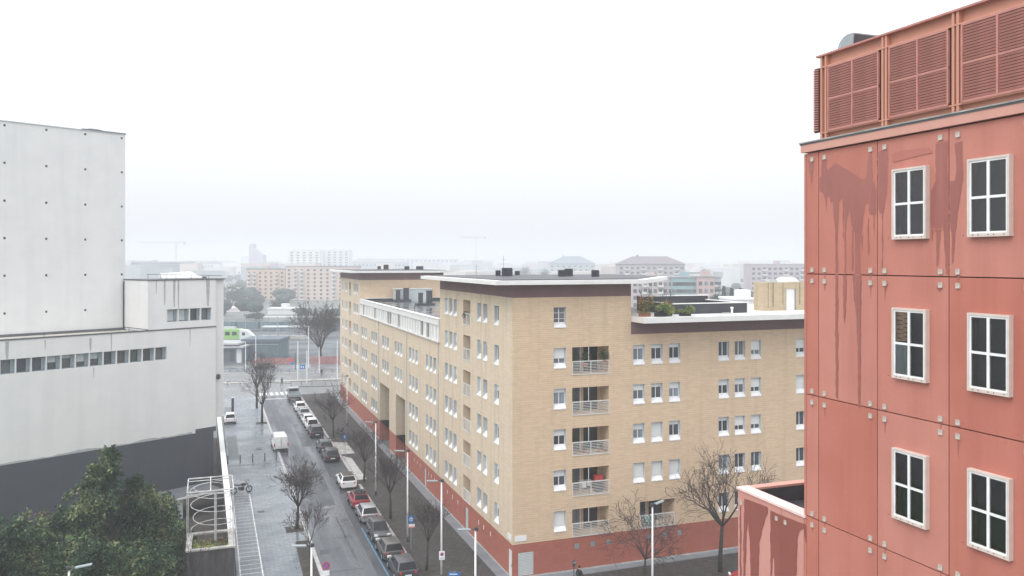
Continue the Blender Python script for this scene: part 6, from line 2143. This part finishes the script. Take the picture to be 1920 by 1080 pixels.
for k in range(5):
    xa, ya = spot(380, 236 + k * 11)
    xb, yb = spot(700, 236 + k * 11)
    wires.tube((xa, ya, 6.2 + .3 * (k % 2)), (xb, yb, 6.2 + .3 * (k % 2)), .02, n=3)
o = wires.build('overhead_wires', M['dark_metal'])
o['kind'] = 'stuff'


# ------------------------------------------------------------------ distant town
FC = {}
FARK = 1.65


def far_mat(c):
    k = tuple(round(v, 2) for v in c)
    if k not in FC:
        FC[k] = mat('far_wall', c, .8, .06, .05)
    return FC[k]


def far_block(label, p0, p1, D_, ztop, wall, depth=14, floors=6, cols=8, roof=None, name='distant_apartment_block', win=(1.3, 1.5), wm=None, z0=0, balc=None, group=None, hip=0, tilt=0, pitch=None, first=None):
    K_ = FARK if D_ > 500 else 1.2 if D_ > 420 else 1.0
    ztop = EYE + (ztop - EYE) * K_
    D_ *= K_
    depth *= K_
    win = (win[0] * K_, win[1] * K_)
    hip *= K_
    xa, ya = spot(p0, D_)
    xb, yb = spot(p1, D_)
    t = thing(name, label, 'building', (xa, ya, 0), math.atan2(yb - ya, xb - xa) + tilt, group)
    ln = math.hypot(xb - xa, yb - ya)
    MB().box(0, ln, 0, depth, z0, ztop).build('wall', far_mat(wall), t)
    rc = far_mat(roof or (.30, .30, .32))
    if hip:
        e = .8
        MB().add([(-e, -e, ztop), (ln + e, -e, ztop), (ln + e, depth + e, ztop), (-e, depth + e, ztop), (hip * 2, depth / 2, ztop + hip), (ln - hip * 2, depth / 2, ztop + hip)],
                 [(0, 1, 5, 4), (2, 3, 4, 5), (0, 4, 3), (1, 2, 5), (0, 3, 2, 1)]).build('roof', rc, t)
        MB().box(ln * .3, ln * .3 + 1.2, depth / 2, depth / 2 + 1, ztop + hip * .7, ztop + hip + 1.0).build('chimney', rc, t)
    else:
        MB().box(-.3, ln + .3, -.3, depth, ztop, ztop + .5).build('roof', rc, t)
        MB().box(ln * .4, ln * .4 + 3, 3, 7, ztop + .5, ztop + 2.4).build('lift_housing', far_mat(wall), t)
    wmat = wm or M['office_glass']
    if floors:
        ph_ = pitch or (ztop - 1.2) / floors
        g = MB().box(0, win[0], -.12, .02, 0, win[1]).mesh('window', wmat)
        for f in range(floors):
            for c in range(cols):
                z = .9 + f * ph_
                if z + win[1] > ztop - .2 or z < z0:
                    continue
                link('window', g, t, ((c + .5) * ln / cols - win[0] / 2, 0, z))
                if balc and c in balc:
                    b = MB().box(-.6, win[0] + .6, -1.3, -.12, -.5, .4)
                    link('balcony', b.mesh('balcony', far_mat((.62, .62, .60))), t, ((c + .5) * ln / cols - win[0] / 2, 0, z))
    return t


def zt_of(ypx, D_):
    return EYE - (ypx - 490) * D_ / 1550.0


far_block('orange and grey apartment block with balconies, left of the pair beyond the railway', 462, 534, 440, zt_of(505, 440), (.58, .44, .34), floors=7, cols=7, win=(1.1, 1.0), balc=(0, 1, 5), roof=(.16, .24, .26))
far_block('broad salmon apartment block beyond the railway, right of the pair', 536, 668, 430, zt_of(500, 430), (.60, .49, .43), floors=8, cols=11, win=(1.1, 1.0), balc=(1, 2, 7))
far_block('white tower block with balcony columns behind the salmon block, left one', 541, 600, 680, zt_of(470, 680), (.74, .76, .74), floors=11, cols=5, win=(2.2, 1.0), roof=(.6, .62, .62))
far_block('white tower block behind the salmon block, right one', 601, 655, 700, zt_of(469, 700), (.66, .70, .72), floors=11, cols=5, win=(2.2, 1.0), roof=(.6, .62, .62))
far_block('long teal-grey office block on the skyline right of the fly tower', 246, 345, 620, zt_of(491, 620), (.30, .42, .45), floors=7, cols=12, win=(3.4, 1.6), depth=20)
far_block('white office block with vertical fins on the skyline, right of the teal one', 345, 400, 640, zt_of(494, 640), (.68, .72, .74), floors=6, cols=10, win=(1.2, 2.6), depth=20)
far_block('long low white-roofed factory on the skyline, upper one', 300, 470, 900, zt_of(493, 900), (.70, .72, .72), floors=0, depth=60, roof=(.74, .75, .76))
far_block('long white-roofed warehouse before the factory on the skyline', 400, 540, 760, zt_of(506, 760), (.70, .70, .72), floors=2, cols=16, depth=70, roof=(.76, .76, .78))
far_block('cream saw-toothed shed left of the orange block', 424, 462, 480, zt_of(545, 480), (.72, .68, .56), floors=1, cols=6, depth=12, roof=(.7, .7, .68))
far_block('low white workshop under the cream shed', 418, 468, 400, zt_of(579, 400), (.72, .68, .68), floors=1, cols=8, depth=12, roof=(.72, .72, .74))
far_block('low white service building between the trees by the railway', 502, 556, 380, zt_of(580, 380), (.70, .72, .72), floors=1, cols=8, depth=10, roof=(.7, .72, .72))
far_block('pale flat-roofed block over the far slab roof, left', 690, 730, 900, zt_of(489, 900), (.66, .70, .72), floors=5, cols=8, depth=20)
far_block('wide pale block with mansard over the far slab roof', 655, 760, 760, zt_of(492, 760), (.40, .46, .50), floors=4, cols=14, win=(2, 1.6), depth=16, hip=3.5)
far_block('very wide pale block in the mist, centre of the skyline', 745, 858, 1000, zt_of(486, 1000), (.62, .66, .70), floors=6, cols=14, win=(3, 2), depth=20)
far_block('grey sloping-roofed hall in the mist right of the centre', 850, 915, 860, zt_of(497, 860), (.54, .56, .60), floors=0, depth=40, hip=5)
far_block('slate hip-roofed villa block in the mist above the near slab roof', 1030, 1116, 560, zt_of(494, 560), (.36, .42, .45), floors=5, cols=8, win=(1.6, 1.2), balc=(1, 4, 6), hip=5.0, roof=(.20, .24, .28))
far_block('large hip-roofed apartment house in the mist right of the villa block', 1160, 1284, 450, zt_of(495, 450), (.40, .37, .38), floors=7, cols=12, win=(1.5, 1.2), balc=(1, 4, 7, 10), hip=4.2, roof=(.20, .17, .19))
far_block('pale pink apartment wing behind the terrace shrubs', 1186, 1262, 330, zt_of(522, 330), (.50, .43, .42), floors=6, cols=8, balc=(2, 5), wm=M['pane'])
far_block('grey and teal apartment wing with white bands', 1262, 1308, 325, zt_of(521, 325), (.24, .38, .39), floors=6, cols=6, win=(2, 1.4), wm=M['pane'])
far_block('rose brick apartment wing with dotted windows before the conifers', 1308, 1340, 322, zt_of(520, 322), (.50, .36, .34), floors=6, cols=3, wm=M['pane'])
far_block('narrow grey balcony tower at the right of the rose brick wing', 1340, 1352, 326, zt_of(521, 326), (.42, .46, .46), floors=6, cols=2, balc=(0, 1))
far_block('small cream house with roof aerials behind the rose wing', 1284, 1326, 420, zt_of(512, 420), (.70, .68, .66), floors=1, cols=3, depth=10)
far_block('pink and blue apartment block at the right skyline', 1408, 1530, 430, zt_of(496, 430), (.44, .38, .41), floors=7, cols=12, win=(1.6, 1.2), balc=(2, 6, 9), roof=(.4, .42, .45))
far_block('white low sheds in the mist left of the right skyline block', 1345, 1410, 620, zt_of(508, 620), (.74, .75, .76), floors=1, cols=10, depth=40, roof=(.76, .77, .78))
far_block('white flat roof in front of the brick roof block', 1372, 1420, 200, zt_of(563, 200), (.72, .72, .72), floors=0, depth=12, roof=(.76, .77, .78))
far_block('pale towered block left of the fly tower edge', 452, 466, 1000, zt_of(482, 1000), (.6, .62, .66), floors=0, depth=20)
t = thing('pointed_tower', 'stepped slender tower rising from the misty left skyline', 'tower', (*spot(480, 1050), 0), -HEAD)
MB().add([(-9, 0, 0), (9, 0, 0), (9, 14, 0), (-9, 14, 0), (-9, 0, zt_of(460, 1050)), (9, 0, zt_of(478, 1050)), (9, 14, zt_of(478, 1050)), (-9, 14, zt_of(460, 1050))],
         [(0, 1, 5, 4), (1, 2, 6, 5), (2, 3, 7, 6), (3, 0, 4, 7), (4, 5, 6, 7)]).build('shaft', far_mat((.44, .46, .54)), t)
MB().box(-8.5, -3, 2, 10, zt_of(460, 1050) - 6, zt_of(457, 1050)).build('spire', far_mat((.44, .46, .54)), t)


def crane(label, px, D_, zj, lj, lc, rz, group='tower cranes in the mist'):
    zj = EYE + (zj - EYE) * FARK
    D_, lj, lc = D_ * FARK, lj * FARK, lc * FARK
    t = thing('tower_crane', label, 'crane', (*spot(px, D_), 0), rz, group)
    w2 = 1.1

    def lattice(m_, a, b, s, n):
        a, b = Vector(a), Vector(b)
        d = (b - a)
        o1 = d.orthogonal().normalized() * s
        o2 = d.cross(o1).normalized() * s
        cs = [o1 + o2, o1 - o2, -o1 - o2, -o1 + o2]
        for c in cs:
            m_.tube(a + c, b + c, .16, n=4)
        for i in range(n):
            p, q = a + d * i / n, a + d * (i + 1) / n
            for j in range(4):
                m_.tube(p + cs[j], q + cs[(j + 1) % 4], .1, n=3, cap=False)
    m_ = MB()
    lattice(m_, (0, 0, 0), (0, 0, zj), w2, 14)
    m_.build('mast', far_mat((.42, .40, .36)), t)
    m_ = MB()
    lattice(m_, (0, 0, zj + 1), (-lj, 0, zj + 1), .7, 16)
    m_.build('jib', far_mat((.42, .40, .36)), t)
    m_ = MB()
    lattice(m_, (0, 0, zj + 1), (lc, 0, zj + 1.5), .7, 5)
    m_.build('counter_jib', far_mat((.42, .40, .36)), t)
    MB().box(lc - 3, lc, -1.2, 1.2, zj - 2.5, zj + 1.5).build('counterweight', far_mat((.36, .34, .32)), t)
    m_ = MB().tube((0, 0, zj), (0, 0, zj + 7), .4, .2, 5)
    m_.tube((0, 0, zj + 7), (-lj * .7, 0, zj + 1.6), .09, n=3)
    m_.tube((0, 0, zj + 7), (lc * .9, 0, zj + 1.9), .09, n=3)
    m_.build('apex', far_mat((.42, .40, .36)), t)


crane('tower crane over the left skyline with long jib to the left', 330, 800, zt_of(456, 800), 34, 9, -HEAD)
crane('faint tower crane above the near slab roof', 892, 1050, zt_of(446, 1050), 22, 13, -HEAD)


def far_tree(label, px, D_, h, r_, conifer=False, n=700, seed=0, m=None, kind='distant_tree'):
    t = thing(kind, label, 'tree', (*spot(px, D_), 0), 0, 'distant trees')
    MB().tube((0, 0, 0), (0, 0, h * .5), .3, .15, 5).build('trunk', M['bark'], t)

    def fn(g, k):
        if conifer:
            z = g.uniform(.08, 1, size=k) ** .9
            rr = r_ * (1 - z) * g.uniform(.5, 1.05, size=k) + .1
            a = g.uniform(0, 6.283, size=k)
            return np.stack([rr * np.cos(a), rr * np.sin(a), z * h], 1)
        c = [blob(g, k // 6, (g.uniform(-.5, .5) * r_, g.uniform(-.5, .5) * r_, h * g.uniform(.45, .78)), (r_ * .6, r_ * .6, h * .26), .3) for _ in range(6)]
        return np.concatenate(c)
    leaves('crown', n, fn, .55 if r_ > 2 else .4, [m or M['conifer'], M['leaf1']], t, seed, (.6, .4))


for i, (px, D_, yt, r_, cf, lab) in enumerate((
        (1357, 250, 538, 2.4, True, 'pointed conifer right beside the rose brick wing'), (1372, 255, 541, 2.6, True, 'pointed conifer second from the rose brick wing'),
        (1388, 250, 542, 2.3, True, 'pointed conifer standing third in the misty row'), (1402, 260, 546, 3.2, False, 'round evergreen at the right of the misty conifers'),
        (1345, 262, 548, 3.0, False, 'low round evergreen behind the leftmost misty conifer'), (1325, 520, 494, 6, False, 'tall crown rising behind the small cream house'),
        (436, 455, 530, 9, False, 'large misty tree left of the orange block'), (520, 400, 560, 6, False, 'misty tree before the orange block'),
        (560, 350, 575, 5, False, 'misty round tree left of the large bare tree'), (480, 345, 586, 5, False, 'misty bush over the railway left of the canopies'),
        (625, 360, 578, 5, False, 'misty round tree right of the large bare tree'), (1024, 640, 500, 7, False, 'misty tree left of the villa block'),
        (985, 700, 498, 8, False, 'misty tree farther left of the villa block'))):
    far_tree(lab, px, D_, zt_of(yt, D_), r_, cf, 900, 60 + i)
# the rest of the town reads as one mass
tm = [MB() for _ in range(4)]
g2 = random.Random(99)
for i in range(800):
    D_ = g2.uniform(720, 2600)
    px = g2.uniform(-500, 2500)
    if D_ < 560 and not (400 < px < 700 or 1000 < px < 1520):
        pass
    x_, y_ = spot(px, D_)
    hmax = 9 + 14 * g2.random() ** 1.5 + (4 if D_ > 1300 else 0)
    w2, d2 = g2.uniform(12, 50), g2.uniform(10, 30)
    tm[g2.randrange(4)].obox((x_, y_, hmax / 2), (w2, d2, hmax), rz=g2.uniform(-.5, .5))
for k, c in enumerate(((.60, .56, .52), (.66, .67, .68), (.50, .42, .38), (.40, .43, .46))):
    o = tm[k].build('distant_rooftops', far_mat(c))
    o['kind'] = 'stuff'
wood = leaves('distant_woodland', 26000, lambda g, k: np.stack([g.uniform(-900, 1800, k), g.uniform(330, 1900, k), g.uniform(0, 1, k)], 1), .1, [M['conifer']], None, 88) if False else None
wm2 = MB()
for i in range(500):
    D_ = g2.uniform(330, 1500)
    px = g2.uniform(200, 1700)
    x_, y_ = spot(px, D_)
    for j in range(4):
        r_ = g2.uniform(2, 4.5)
        wm2.ball((x_ + g2.uniform(-5, 5), y_ + g2.uniform(-5, 5), g2.uniform(2, 6)), (r_, r_, r_ * g2.uniform(.6, 1)), 7, 5)
o = wm2.build('distant_woodland', M['conifer'])
o['kind'] = 'stuff'

# ------------------------------------------------------------------ air
hz = MB().box(-3600, 3600, -400, 4600, -1.2, 62).build('haze', [], None)
hm = bpy.data.materials.new('pale_fog')
hm.use_nodes = True
hn = hm.node_tree
hn.nodes.clear()
ho = hn.nodes.new('ShaderNodeOutputMaterial')
pv = hn.nodes.new('ShaderNodeVolumePrincipled')
pv.inputs['Color'].default_value = (.83, .86, .895, 1)
pv.inputs['Density'].default_value = 0.00092
pv.inputs['Anisotropy'].default_value = 0.0
hn.links.new(pv.outputs[0], ho.inputs['Volume'])
hz.data.materials.append(hm)
hz['kind'] = 'stuff'
